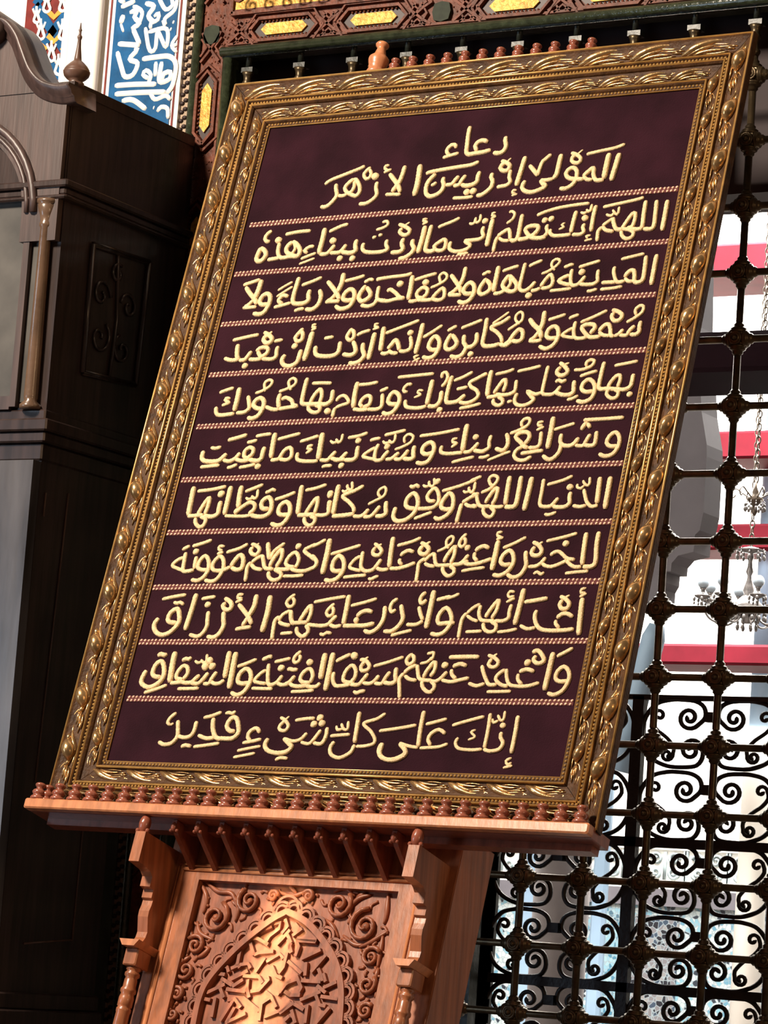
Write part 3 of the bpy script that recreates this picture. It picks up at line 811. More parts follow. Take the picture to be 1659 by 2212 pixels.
82 5324,4067 5442,4009 5512,3934 5462,3853 5373,3862 5335,3911 5372,4009
45 5403,4025 5503,4082
73 5225,3895 5114,3921 5020,3872 4979,3823
73 4983,3774 4990,3708 5053,3667
73 5299,3699 5148,3634 4983,3594 4824,3594
92 4753,4171 4778,3890 4811,3611
73 4802,3578 4671,3570 4557,3603
74 4614,3767 4560,3661 4494,3571 4358,3546 4253,3612 4228,3745 4213,3910
65 4190,3827 4090,3762 4016,3630 4118,3580 4267,3555
74 4408,4058 4503,3999 4586,3916 4551,3842 4462,3842 4414,3892 4443,3991
46 4492,4007 4553,4048
64 5302,4157 5144,4085 4871,4013
64 4444,3415 4502,3398 4564,3431 4638,3455
65 4386,3472 4167,3456 3941,3432
84 3891,3556 3749,3548 3674,3598 3680,3747 3767,3830 3874,3730 3907,3564 3835,3424 3706,3366 3573,3391
65 4139,4027 3898,3954 3578,3864
104 3487,4149 3506,3898 3503,3491
66 3407,4141 3290,4067 3159,4009
76 3201,3850 3322,3732 3326,3649 3268,3591
66 3232,4057 3005,3950
76 3005,3950 3055,3899 3184,3823 3283,3756
75 3307,3623 3144,3556 2962,3557 2822,3599
76 2907,3624 2775,3641 2704,3700 2744,3826 2853,3900 2946,3791 2949,3674 2907,3624
76 2854,4001 2900,4035
76 2825,3591 2661,3583 2493,3592
77 2521,3625 2587,3793 2563,3953 2507,3919 2425,3777 2380,3634
77 2387,3542 2423,3441 2531,3382 2651,3416 2654,3508 2496,3583
66 3121,3473 2915,3457 2713,3457
87 2230,4090 2278,3946 2344,3769
67 2353,3769 2403,3929 2585,4079
77 2475,3592 2304,3609 2235,3727 2182,3854
68 2191,3854 2070,3787 1988,3712
77 1974,3728 1927,3627 1936,3526 1954,3358
77 1986,3686 2081,3610 2248,3576
78 1891,4068 2024,4024 2092,3948 2049,3863 1951,3881 1905,3949 1945,4008
39 1985,4033 2046,4083
68 1816,4068 1661,3984 1409,3910
88 1569,3637 1656,3798 1733,3857 1806,3763 1810,3611 1716,3577 1592,3620
78 1569,3637 1453,3578 1307,3562 1203,3596 1189,3715 1288,3834 1383,3765 1425,3612 1401,3494 1335,3392 1232,3359 1092,3384
59 1338,4029 1233,4030 1231,3970 1314,3944
59 1340,3918 1217,3885
79 1113,3579 980,3580 880,3631 899,3767 982,3844 1075,3750 1113,3579 1056,3444 943,3376 805,3393
79 793,3836 799,3717 813,3597
79 809,3580 701,3555 584,3564 559,3718 541,3915
70 530,3821 410,3770 324,3667 457,3607 584,3564
79 724,3914 781,3948
70 450,3967 517,4001 591,4043
69 1029,4151 874,4093 651,4034
@9
93 8601,3060 8633,2732 8668,2414
51 8631,3240 8555,3216 8552,3154 8631,3162
51 8659,3146 8542,3083
76 8495,2731 8386,2785 8289,2777 8206,2706
68 8197,2675 8212,2605 8292,2535
76 8556,2521 8399,2497 8156,2487 7970,2509 7863,2586 7799,2727 7806,2845
68 7848,2539 7705,2515 7559,2576
77 8189,3090 8297,3043 8380,2965 8364,2887 8269,2871 8213,2941 8243,3028
42 8276,3067 8356,3114
77 7965,3058 7759,3018 7551,2986
95 7489,3224 7480,2931 7457,2584
69 7318,2946 7305,2819 7313,2709 7225,2653 7058,2652
52 7327,3168 7241,3176 7212,3120 7248,3073 7334,3097
52 7351,3057 7209,2985
70 6999,2691 7063,2850 7067,3017 7018,2977 6932,2834 6876,2714
70 6857,2611 6908,2501 7019,2454 7112,2487 7107,2581 6993,2644
69 7075,2652 6907,2651 6800,2674 6741,2785 6742,2928
61 6728,2952 6616,2888 6513,2784
70 6511,2792 6446,2672 6447,2450 6455,2339
61 6522,2744 6630,2681 6749,2642
60 7515,2513 7333,2473 7161,2455
61 6864,2469 6715,2460 6564,2454
62 6286,3135 6195,3087 6050,3046
71 6137,3085 5880,3020
79 6318,2614 6150,2605 6032,2596 5983,2660 6004,2788 6103,2877 6216,2757 6250,2614 6168,2454 6045,2397 5903,2420
98 5788,3189 5797,2899 5796,2507
72 5638,3165 5571,3084 5566,2995 5619,2955 5680,3028
72 5564,2899 5633,2754 5699,2658
71 5703,2642 5589,2577 5399,2576
81 5209,2930 5270,2784 5306,2672 5251,2543 5134,2453 4986,2452
72 5120,3043 5033,2970 5015,2864 5066,2800 5124,2848
63 5528,2473 5348,2431 5145,2373
82 4900,2904 4929,2750 4917,2621 4844,2491 4720,2426 4596,2465
82 4680,2798 4569,2822 4455,2781 4394,2707
73 4383,2683 4410,2610
82 4766,2596 4600,2554 4391,2545 4161,2543
92 4142,3106 4155,2844 4163,2567
74 4123,2551 4005,2526 3887,2565
74 3988,2729 3906,2631 3852,2565 3715,2540 3439,2562
65 3887,2950 3796,2851 3770,2777 3821,2720 3895,2745 3901,2827 3857,2892
65 3733,2401 3811,2377 3872,2419 3965,2403
64 4708,3042 4495,2976 4227,2910
65 4077,3081 3785,3032 3468,2973
75 3427,2611 3460,2759 3431,2907 3378,2866 3306,2726
75 3408,2546 3479,2481 3482,2399 3403,2357
75 3434,2604 3264,2594 3131,2585
75 3259,2612 3321,2743 3375,2831
75 3236,2516 3273,2412 3387,2343 3493,2379
84 3177,2559 3098,2637 3040,2821
66 3030,2821 2897,2741 2840,2627
76 2848,2706 2770,2635 2773,2477 2798,2277
76 2845,2609 2943,2566 3095,2541
66 3177,2411 2941,2391
66 3048,3120 2938,3022 2918,2952 2983,2891 3063,2917 3059,3005 3006,3058
105 2550,3092 2577,2775 2557,2414
96 2261,3110 2270,2897 2210,2720
77 2210,2720 2116,2525
87 1935,2931 2078,2808 2210,2685 2302,2562
76 2306,2509 2145,2490 1995,2463
58 1983,3118 1886,3109 1884,3047 1982,3047
58 1990,3020 1856,2967
87 1616,3046 1757,2966 1801,2878 1757,2824 1663,2841 1616,2904 1660,2957
87 1658,2788 1702,2629 1731,2522 1682,2381 1583,2309 1439,2325
78 1263,2915 1309,2929
68 1409,3072 1274,3054 1131,3027
78 1337,2795 1364,2626 1384,2520 1339,2395 1240,2324 1060,2358
98 993,3126 984,2874 947,2437
89 725,2578 581,2586 525,2639 550,2765 671,2837 747,2712 768,2569 653,2408 489,2344 329,2405 262,2530 315,2665
69 554,2963 640,2945 696,2963 779,2919
69 776,3107 543,3071 293,3020
@10
75 8640,1622 8496,1612 8412,1665 8426,1788 8522,1866 8620,1791 8657,1653 8592,1468 8449,1381 8321,1410
67 8615,2192 8500,2121 8355,2042
93 8274,2110 8266,1847 8254,1454
77 7891,2106 7990,2138 8104,2031 8129,1954 8040,1914 7946,1967 7968,2052
77 7825,1918 7853,1942
76 7997,1774 7865,1810 7726,1769
68 7710,1730 7735,1622 7825,1547
67 8129,1583 7945,1526 7750,1514 7596,1543 7522,1650 7477,1812
68 7463,1804 7356,1725 7319,1631 7431,1540 7570,1511
69 7357,1538 7216,1536 7137,1628 7059,1751 7007,1868
69 7130,1550 6989,1509 6828,1552
69 7082,2049 7210,2004 7302,1927 7277,1856 7197,1839 7128,1885 7163,1987
43 7173,2019 7244,2075
60 7646,1428 7426,1416 7203,1411
78 6923,2016 6671,2013 6361,2001
78 6724,1856 6600,1886 6467,1837
70 6453,1789 6484,1695 6576,1626
69 6815,1646 6648,1604 6488,1570 6312,1598
70 6378,1749 6288,1629 6199,1573 6096,1579
79 6277,1853 6340,1874
70 6077,1657 6136,1769 6119,1911 6058,1878 6013,1783
70 6096,1579 6187,1518 6197,1439 6141,1391
53 5977,2075 6044,2084 6049,1989 6007,1949
53 5925,2059 6020,2083
53 5830,1883 5959,1916 6039,2004
70 6069,1878 5995,1767 5950,1632
71 5938,1576 5981,1467 6085,1390 6186,1384
70 6138,1588 5968,1593 5875,1623 5820,1748 5784,1858
71 5776,1858 5646,1793 5562,1712
71 5562,1712 5503,1601 5538,1459 5586,1263
71 5591,1665 5692,1604 5834,1582
71 5651,2055 5574,1983 5567,1903 5628,1864 5701,1921 5682,2000 5638,2039
80 5393,1805 5410,1663 5434,1568 5351,1519 5207,1540
72 5290,1732 5224,1612 5178,1516 5038,1521
72 5089,1665 5042,1577 4953,1512 4810,1525
72 4873,1694 4798,1573 4731,1492 4574,1489
72 4636,1522 4475,1535 4410,1582 4426,1727 4523,1833 4615,1746 4630,1618 4566,1521
72 4574,1489 4405,1462 4281,1468 4212,1563 4193,1707
73 4654,1939 4763,1924 4865,1829 4840,1757 4739,1740 4704,1811 4763,1924
45 4741,1940 4799,1989
91 4489,2033 4556,1978
73 4446,2033 4312,1966 4188,1900
62 5484,1997 5238,1907 4946,1823
72 4666,1371 4735,1341 4798,1366 4890,1384
101 4095,2052 4101,1754 4112,1369
101 3938,2042 3947,1800 3961,1575
73 3969,1511 3914,1445 3792,1435 3697,1458
74 3774,1507 3609,1521 3557,1584 3599,1698 3709,1756 3793,1637 3774,1507
74 3733,1458 3577,1439 3430,1453 3364,1500
74 3437,1631 3359,1516 3265,1466
83 3632,1877 3704,1878
75 3255,1741 3315,1750 3373,1735 3461,1745
65 3445,2077 3359,1995 3335,1913 3375,1865 3440,1890 3459,1955 3429,2004
64 3880,1373 3654,1352 3433,1340
65 3264,1945 3146,1911
65 3236,1934 2963,1872
74 3355,1484 3232,1457 3112,1489
75 3186,1632 3122,1522 3061,1471 2952,1461 2897,1594 2851,1837
66 2824,1727 2716,1641 2644,1522 2756,1491 2891,1476
75 2699,1910 2767,1937 2852,1971 2880,1938
84 3097,1756 3148,1774
65 3046,1387 2860,1384 2625,1388
85 2551,1487 2405,1468 2309,1508 2317,1652 2425,1738 2533,1655 2560,1487 2484,1318 2349,1257 2223,1305
66 2584,1917 2398,1839 2225,1777
105 2125,2039 2142,1767 2166,1371
96 1987,2054 2005,1782 2018,1562
76 2018,1529 1949,1468 1838,1458 1750,1499
77 1824,1678 1757,1541 1723,1456 1609,1454
77 1657,1658 1571,1521 1494,1452 1336,1466
77 1487,1613 1413,1535 1353,1475 1221,1464 1095,1496
78 1165,1523 1023,1546 1013,1648 1095,1769 1186,1754 1230,1635 1165,1523
77 1177,1480 1047,1461 914,1450
108 854,2032 872,1732 902,1459
58 1533,1997 1557,1878 1511,1835 1437,1894
58 1456,1860 1386,1833 1317,1875
96 1561,1759 1554,1784
87 1629,1862 1619,1896
86 1686,1761 1724,1795
78 1046,1871 1123,1907 1184,1899 1220,1942
67 1537,1368 1329,1356 1098,1351
88 688,1558 547,1572 488,1640 521,1795 623,1849 712,1712 732,1541 630,1420 489,1366 338,1415 293,1500 338,1681
89 503,1959 574,1986 647,1969 689,1996
68 856,1415 655,1335 412,1262
@11
76 7872,1011 7887,718 7888,368
68 7356,1039 7377,758 7378,438
50 7910,295 7823,240 7866,175 7928,216
50 7954,164 7793,120
68 7628,725 7635,632 7698,541 7651,433 7489,394 7367,425
60 7338,424 7141,405 6905,425 6825,516 6855,611
43 7147,753 7070,710 7160,632 7043,576
60 7253,983 6995,910 6696,816
51 7613,1085 7620,952 7569,924 7496,1016
51 7526,923 7449,881 7414,947
68 7617,839 7639,840
69 6599,671 6467,735 6337,664 6304,555 6370,463
60 6684,499 6522,440 6178,409
79 6106,1052 6116,726 6143,430
61 6146,416 5964,438 5774,487
79 5776,479 5907,369 5926,288 5784,203 5608,192 5454,274 5448,478
61 6568,927 6390,874 6196,823
61 6017,805 5711,743 5337,684
62 5384,994 5244,895 5009,807 5178,674 5287,541 5277,459 5123,414 4960,403
81 4877,1010 4898,708 4915,462
71 4922,435 4881,298 4695,196 4515,246 4468,368 4516,479
54 4698,841 4717,704 4642,702 4572,796
54 4611,701 4524,685 4485,753
63 4787,609 4594,591 4416,572
72 4316,721 4328,556 4269,430 4113,440
64 4205,677 4099,495 4025,424 3865,447
64 3944,615 3850,502 3706,462 3508,506
83 3508,506 3641,413 3702,359 3632,274 3454,241 3257,277 3169,372 3198,498
82 4022,763 4054,784
82 4121,882 4142,896
82 4170,786 4220,796
64 4029,880 3848,862 3655,829
65 3346,878 3454,825 3542,729 3502,645 3390,656 3372,725 3454,825
37 3439,824 3512,901
64 3441,117 3538,161 3680,152
71 5437,477 5411,340 5501,221 5714,201 5901,287 5910,369
74 3003,590 2918,672 2796,599 2791,501 2853,446
65 3064,480 2873,433 2708,401
56 3082,355 2844,307 2636,259
56 3007,228 2784,180 2590,140
84 2494,605 2379,616 2309,698 2353,826 2460,843 2553,676 2568,565 2481,478 2293,468 2145,483 2038,635 1993,832
76 2113,482 1942,464 1767,515
66 2215,922 2290,938 2358,925 2409,969
66 2129,943 1956,874 1790,833
66 2237,382 1978,338 1730,303
76 1663,767 1663,597 1611,497 1490,465 1354,490
77 1273,772 1317,617 1342,476 1261,360 1108,327 980,375
68 1200,913 1099,811 1074,725 1135,683
48 1135,683 1190,722
76 1474,295 1562,326 1680,310'''
# ================================================================== the setting
a = MB(); a.box((-9, -9, -0.1), (6, 0.6, 0)); struct('floor', a, M['floor'])
a = MB(); a.box((-9, 0.6, -0.1), (9, 9.5, 0)); struct('floor_hall', a, M['floor'])
WX = -1.2345
a = MB(); a.box((-6, 0.0, 0), (WX, 0.22, 7.2)); a.box((1.6, 0.0, 0), (6, 0.22, 7.2)); a.box((WX, 0.03, 3.9), (1.6, 0.22, 7.2))
struct('wall_back', a, M['plaster'])
# dark soffit of the deep opening, above the bright part of the grille
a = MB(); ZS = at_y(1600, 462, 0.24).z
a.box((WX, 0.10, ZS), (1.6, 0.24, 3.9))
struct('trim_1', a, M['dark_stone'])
JX = at_y(1057, 1900, 0.14).x
# dark jamb at the left of the opening, below
a = MB(); a.box((-1.11, 0.08, 0), (-0.478, 0.13, 1.2+Z0)); a.box((-0.478, 0.05, 0), (JX, 0.14, 1.2+Z0)); a.box((JX-.034, 0.035, 0), (JX-.018, 0.05, 1.2+Z0))
struct('trim_2', a, M['jamb_and_shade'])
# greenish tiles beside the rope border, low on the wall
a = MB(); a.box((-1.36, -0.006, 0), (-1.2345, 0.0, 0.30+Z0)); struct('trim_3', a, M['tile_grey'])

# ================================================================== hall behind the grille
HY = 8.2
a = MB(); a.box((-9, HY, 0), (5, HY+0.2, 7)); struct('wall_hall', a, M['hall_white'])
# red tie beams, and one coloured dark for the shade on it
def beam(Y, pts, dep, mt, label, name='ceiling_beam'):
    (x0, y0), (x1, y1) = pts                    # upper and lower edge at the same picture column
    top = at_y(x0, y0, Y); bot = at_y(x1, y1, Y)
    l = -7.0 if Y > 4 else -3.2
    b_ = MB(); b_.bbox((top.y, bot.z, l), (top.y+dep, top.z, 3.4), 0.01, lambda p, q, r: (r, p, q))
    o = b_.build(name, mt, base=(0, top.y, bot.z)); tag(o, label, 'beam', 'tie beams across the hall'); return o
beam(6.4, ((1600, 524), (1600, 590)), 0.4, M['red_beam'], 'red painted tie beam, highest one seen through the grille')
beam(1.7, ((1600, 713), (1600, 800)), 0.30, M['shaded_beam'], 'dark unlit tie beam between the two upper red beams')
beam(6.6, ((1600, 930), (1600, 990)), 0.3, M['red_beam'], 'red tie beam with the chandelier chain passing in front, just above the upper chandelier')
beam(6.8, ((1600, 1131), (1600, 1187)), 0.3, M['red_beam'], 'thin red tie beam right above the crystal chandelier with globes')
beam(6.3, ((1560, 1391), (1560, 1436)), 0.3, M['red_beam'], 'lowest red tie beam, below the crystal chandelier')
# grey pier with arch springing
PYR = 2.3
pr = [at_y(x, y, PYR+.10) for x, y in ((1546, 300), (1540, 720), (1550, 905), (1561, 975), (1561, 1000), (1554, 1120), (1546, 1158), (1536, 1168), (1533, 1204), (1500, 1212), (1486, 1228), (1484, 1246), (1469, 1246), (1467, 1268), (1459, 1282), (1457, 1310))]
poly = [(p.x, p.z) for p in pr]
lx = poly[0][0]-0.95
poly = [(lx, poly[0][1]+1.5), (poly[0][0], poly[0][1]+1.5)] + poly + [(lx, poly[-1][1])]
b_ = MB(); b_.prism(poly, PYR, PYR+0.10, lambda x, z, t: (x, t, z))
o = b_.build('stone_pier', M['grey_stone'], base=(poly[0][0], PYR, 0)); tag(o, 'grey plastered pier with stepped arch springing, beside the gilt frame', 'pier')
# slanting pale pole of unknown kind, only parented to the pier
p0 = at_y(1412, 1378, 2.1); p1 = at_y(1335, 1665, 2.1); p2 = p0+(p0-p1)*0.1
b_ = MB(); b_.tube([p1, p0, p2], [0.030, 0.030, 0.020], 10)
b_.build('slanting_pole', M['pale_blue'], o)
# mauve round column seen under the ledge
ztop = poly[-1][1]
cc = at_y(1207, 2030, 2.35); r_c = (at_y(1272, 2030, 2.35)-at_y(1146, 2030, 2.35)).length/2*0.87
col = thing('stone_column', 'mauve round column under the ledge, behind the scroll grille', 'column', (cc.x, cc.y, 0))
b_ = MB(); b_.lathe([(r_c, 0.12), (r_c, ztop-.28)], (cc.x, cc.y, 0), seg=28); b_.build('shaft', M['mauve_stone'], col)
b_ = MB(); b_.lathe([(r_c*1.35, 0), (r_c*1.35, .06), (r_c*1.1, .10), (r_c, .12)], (cc.x, cc.y, 0), seg=28); b_.build('base', M['mauve_stone'], col)
b_ = MB(); b_.lathe([(r_c, ztop-.28), (r_c*1.1, ztop-.26), (r_c*1.05, ztop-.22), (r_c*1.5, ztop-.06), (r_c*1.5, ztop-.004)], (cc.x, cc.y, 0), seg=28); b_.build('capital', M['mauve_stone'], col)
# pale blue column far right
cc = at_y(1652, 1400, 6.9); r_c = (at_y(1652, 1400, 6.9)-at_y(1629, 1400, 6.9)).length
zc = at_y(1640, 1575, 6.9).z
col = thing('stone_column', 'pale blue round column at the right edge, far side of the hall', 'column', (cc.x, cc.y, 0))
b_ = MB(); b_.lathe([(r_c, zc), (r_c, 5.6)], (cc.x, cc.y, 0), seg=24); b_.build('shaft', M['pale_blue'], col)
b_ = MB(); b_.lathe([(r_c*1.3, 0), (r_c*1.3, zc-.14), (r_c*1.7, zc-.1), (r_c*1.7, zc-.03), (r_c*1.2, zc)], (cc.x, cc.y, 0), seg=24); b_.build('pedestal', M['hall_white'], col)
# two white pilasters behind the mauve column
for (xa, xb, lab) in ((1108, 1152, 'left'), (1272, 1303, 'right')):
    q0 = at_y(xa, 2000, 6.8); q1 = at_y(xb, 2000, 6.8)
    b_ = MB(); b_.bbox((q0.x, q0.y, 0), (q1.x, q0.y+0.04, 3.2), 0.012)
    o = b_.build('pilaster', M['pale_blue'], base=(q0.x, q0.y, 0)); tag(o, 'pale blue pilaster just %s of the mauve column' % lab, 'pilaster', 'pilasters beside the mauve column')
# dado: stucco frieze, grey ledge and mosaic panels on the far wall
FY = HY-0.03
zt = at_y(1500, 1826, FY).z; zb = at_y(1500, 1922, FY).z; zg = at_y(1500, 1962, FY).z
fr_ = thing('stucco_frieze', 'white carved stucco frieze band above the mosaic dado', 'frieze', (-2.5, FY, zb))
b_ = MB(); b_.box((-7, FY, zb), (3, HY-.002, zt)); b_.build('ground', M['hall_white'], fr_)
b_ = MB()
for zz in (zt, zt-0.022, zb+0.022, zb): b_.box((-7, FY-0.012, zz-0.005), (3, FY, zz+0.005))
b_.build('border_moulding', M['hall_white'], fr_)
pit = (zt-zb)*1.05
M['relief'] = mat('stucco_relief', (0.36, 0.44, 0.46), 0.7, 0, 0.3, 30)
b_ = MB(); k = 0
x = -5.4
zm = (zt+zb)/2; hh = (zt-zb)/2-0.03
while x < 2.2:
    for sx in (-1, 1):
        for sz in (-1, 1):
            c0 = (x+sx*pit*.21, zm+sz*hh*.45)
            sp_ = spiral(c0, hh*.42, hh*.08, pi/2*(1-sx), 1.4*sx*sz, 16)
            b_.tube([(px_, FY-0.006, pz_) for px_, pz_ in sp_], 0.008, 5)
    b_.tube([(x, FY-.006, zm-hh*.9), (x, FY-.006, zm+hh*.9)], 0.009, 5)
    for s_ in (-1, 1): b_.box((x+s_*pit*.48-.007, FY-.014, zm-hh), (x+s_*pit*.48+.007, FY, zm+hh))
    x += pit
b_.build('arabesque', M['relief'], fr_)
b_ = MB(); b_.box((-7, FY-0.02, zg), (3, HY-.002, zb-0.006)); o = b_.build('dado_ledge', M['grey_stone'], base=(-2, FY, zg)); tag(o, 'grey stone course between frieze and mosaic', 'ledge')
b_ = MB(); b_.box((-7, FY-0.005, 0), (3, HY-.002, zg)); o = b_.build('mosaic_dado', M['mosaic'], base=(-2, FY, 0)); tag(o, 'blue and white tile mosaic covering the lower hall wall', 'mosaic')
for xa, xb, ya, k_, mt_, lab in ((1303, 1345, 1960, 0, 'mosaic_blue', 'pale blue mosaic strip right of the mauve column'), (1345, 1362, 1968, 1, 'pale_blue', 'plain blue upright band in the mosaic, left of the dark dotted panel'), (1375, 1470, 1975, 2, 'mosaic_dark', 'dark dotted mosaic panel behind the nodes'), (1612, 1640, 1975, 3, 'pale_blue', 'plain blue upright band in the mosaic near the right edge'), (1640, 1700, 1975, 4, 'mosaic_dark', 'dark dotted mosaic panel at the right edge')):
    q0 = at_y(xa, ya, FY); q1 = at_y(xb, ya, FY)
    b_ = MB(); b_.box((q0.x, FY-0.012, 0.0), (q1.x, FY-0.005, q0.z))
    o = b_.build('tile_strip', M[mt_], base=(q0.x, FY-0.012, 0)); tag(o, lab, 'mosaic', 'upright panels in the mosaic dado')

# chandeliers ------------------------------------------------------------
def chain(b_, p_top, p_bot, lk):
    d = p_bot-p_top; n = int(d.length/lk/0.78); t = d.normalized()
    for i in range(n):
        c = p_top + d*((i+.5)/n); sx = V3((1, 0, 0)) if i % 2 else V3((0, 1, 0))
        b_.tube([c+t*(math.cos(a_)*lk*.5)+sx*(math.sin(a_)*lk*.27) for a_ in [2*pi*j/10 for j in range(11)]], lk*.09, 4, cap=False)
CY = 4.6
sC = (at_y(1600, 1200, CY)-at_y(1700, 1200, CY)).length/100      # metres per picture pixel at that depth
def hang(px, py): return at_y(px, py, CY)
def drop(b_, p, r):
    b_.ball(p, r, r, r*1.6, seg=6, rings=4)
def crystal_ring(cr, c, R, n, r, tiers=1):
    for i in range(n):
        a_ = 2*pi*i/n
        b_ = MB(); q = c+V3((math.cos(a_)*R, math.sin(a_)*R, 0))
        b_.tube([q+V3((0, 0, r*2.5)), q], r*.2, 4); drop(b_, q, r*.7); drop(b_, q-V3((0, 0, r*2.6)), r)
        b_.build('crystal_drop', M['crystal'], cr)
c1 = hang(1631, 1085)
ch1 = thing('chandelier', 'upper chandelier on a long chain, small crystal bowl and scrolled arms', 'chandelier', c1)
b_ = MB(); chain(b_, V3((c1.x, c1.y, 3.9+Z0)), c1+V3((0, 0, 40*sC)), 17*sC); b_.build('chain', M['lamp_metal'], ch1)
b_ = MB(); b_.lathe([(2*sC, 45*sC), (3*sC, 30*sC), (7*sC, 20*sC), (5*sC, 14*sC), (18*sC, 6*sC), (15*sC, 2*sC), (5*sC, -8*sC), (6*sC, -20*sC), (2*sC, -28*sC)], c1, seg=14); b_.build('stem', M['lamp_metal'], ch1)
for i in range(6):
    a_ = 2*pi*i/6+.25; d = V3((math.cos(a_), math.sin(a_), 0))
    pts = [c1+d*(r_*sC)+V3((0, 0, z_*sC)) for r_, z_ in ((8, 6), (24, 16), (40, 26), (50, 16), (44, 8), (40, 14))]
    b_ = MB(); b_.tube(cat_rom([tuple(p) for p in pts], 4*sC), 1.5*sC, 6); b_.build('arm', M['lamp_metal'], ch1)
crystal_ring(ch1, c1-V3((0, 0, 6*sC)), 20*sC, 12, 3.2*sC)
CY = 5.2
sC = (at_y(1600, 1200, CY)-at_y(1700, 1200, CY)).length/100
c2 = hang(1616, 1300)
ch2 = thing('chandelier', 'large crystal chandelier with glass globes, below the thin red beam', 'chandelier', c2)
b_ = MB(); chain(b_, V3((c2.x, c2.y, 3.9+Z0)), c2+V3((0, 0, 110*sC)), 17*sC); b_.build('chain', M['lamp_metal'], ch2)
b_ = MB(); b_.lathe([(2*sC, 112*sC), (30*sC, 104*sC), (26*sC, 101*sC), (5*sC, 98*sC), (7*sC, 88*sC), (4*sC, 82*sC), (5*sC, 70*sC), (8*sC, 60*sC), (4*sC, 52*sC), (5*sC, 44*sC), (9*sC, 32*sC), (12*sC, 22*sC), (9*sC, 14*sC), (20*sC, 4*sC), (36*sC, -12*sC), (34*sC, -18*sC), (12*sC, -34*sC), (5*sC, -44*sC)], c2, seg=18); b_.build('stem', M['crystal'], ch2)
for i in range(8):
    a_ = 2*pi*i/8+.62; d = V3((math.cos(a_), math.sin(a_), 0))
    pts = [c2+d*(r_*sC)+V3((0, 0, z_*sC)) for r_, z_ in ((20, -30), (45, -46), (75, -40), (92, -14), (92, 2))]
    b_ = MB(); b_.tube(cat_rom([tuple(p) for p in pts], 6*sC), 2.4*sC, 6)
    q = c2+d*(92*sC)
    b_.lathe([(3*sC, -4*sC), (16*sC, 2*sC), (18*sC, 5*sC), (5*sC, 8*sC), (4*sC, 16*sC), (8*sC, 20*sC)], q, seg=10)
    arm = b_.build('arm', M['crystal'], ch2)
    b_ = MB(); b_.ball(q+V3((0, 0, 31*sC)), 12*sC, 12*sC, 12.5*sC, seg=14, rings=9); b_.build('glass_globe', M['globe'], arm)
    for j in range(5):
        aj = 2*pi*j/5; b_ = MB(); p = q+V3((math.cos(aj)*17*sC, math.sin(aj)*17*sC, -3*sC)); drop(b_, p, 3.2*sC); drop(b_, p-V3((0, 0, 8*sC)), 2.4*sC); b_.build('crystal_drop', M['crystal'], arm)
crystal_ring(ch2, c2-V3((0, 0, 24*sC)), 36*sC, 14, 4*sC)
crystal_ring(ch2, c2-V3((0, 0, 42*sC)), 20*sC, 8, 4*sC)
crystal_ring(ch2, c2+V3((0, 0, 98*sC)), 28*sC, 10, 3.4*sC)

# ================================================================== carved wooden screen round the opening
SX0, SX1 = -1.212, -1.134
scr = thing('carved_screen', 'carved brown wooden screen surround with gilded insets and green mouldings', 'screen', (-0.6, -0.02, 0))
def sy(px, py, Y=0.0): return at_y(px, py, Y)
ZL = 1.585+Z0                                                  # underside of the brown rail
b_ = MB(); b_.box((-1.2165, 0.0000, 0), (SX1, 0.06, 3.9)); b_.build('upright', M['screen'], scr)
b_ = MB(); b_.box((SX1, 0.0000, ZL), (1.6, 0.06, 3.9)); b_.build('rail', M['screen'], scr)
b_ = MB()                                                       # green mouldings: vertical strips and the one under the rail
b_.tube([(-1.204, -0.0040, 0), (-1.204, -0.0040, 3.9)], 0.0095, 10)
b_.build('green_moulding', M['green'], scr)
b_ = MB(); b_.box((SX1, -0.0150, 1.562+Z0), (1.6, 0.02, ZL)); b_.tube([(SX1, -0.0180, 1.574+Z0), (1.6, -0.0180, 1.574+Z0)], 0.010, 10)
b_.build('green_moulding', M['green'], scr)
b_ = MB(); b_.box((SX1, -0.0100, 0), (-1.112, 0.06, 1.562+Z0)); b_.tube([(-1.122, -0.0120, 0), (-1.122, -0.0120, 1.562+Z0)], 0.010, 10)
b_.build('green_moulding', M['green'], scr)
# rope border: pale ground with slanting dark blocks
b_ = MB(); b_.box((-1.234, 0.0000, 0), (-1.217, 0.02, 3.9)); rope = b_.build('rope_border', M['rope_a'], scr)
b_ = MB(); z = 0.6
while z < 3.9:
    for dx, dz in ((-0.0085, -0.003), (0.0055, 0.003)):
        b_.ball((-1.2255+dx*.62, -0.0010, z+dz), 0.0065, 0.004, 0.0045, seg=6, rings=4)
    z += 0.0178
b_.build('rope_twist', M['rope_b'], rope)
def strap(mb, pts, wd=0.0035, h=0.005, Y=0.0):
    mb.ribbon([(p[0], p[1]) for p in pts], wd, [(-1, 0), (-.8, 1), (.8, 1), (1, 0)], lambda x, z, hh: (x, Y-hh*h/wd, z), False)
def hexa(xa, xb, zc, hw, tip):                                  # lozenge ended cartouche, horizontal
    return [(xa, zc), (xa+tip, zc+hw), (xb-tip, zc+hw), (xb, zc), (xb-tip, zc-hw), (xa+tip, zc-hw)]
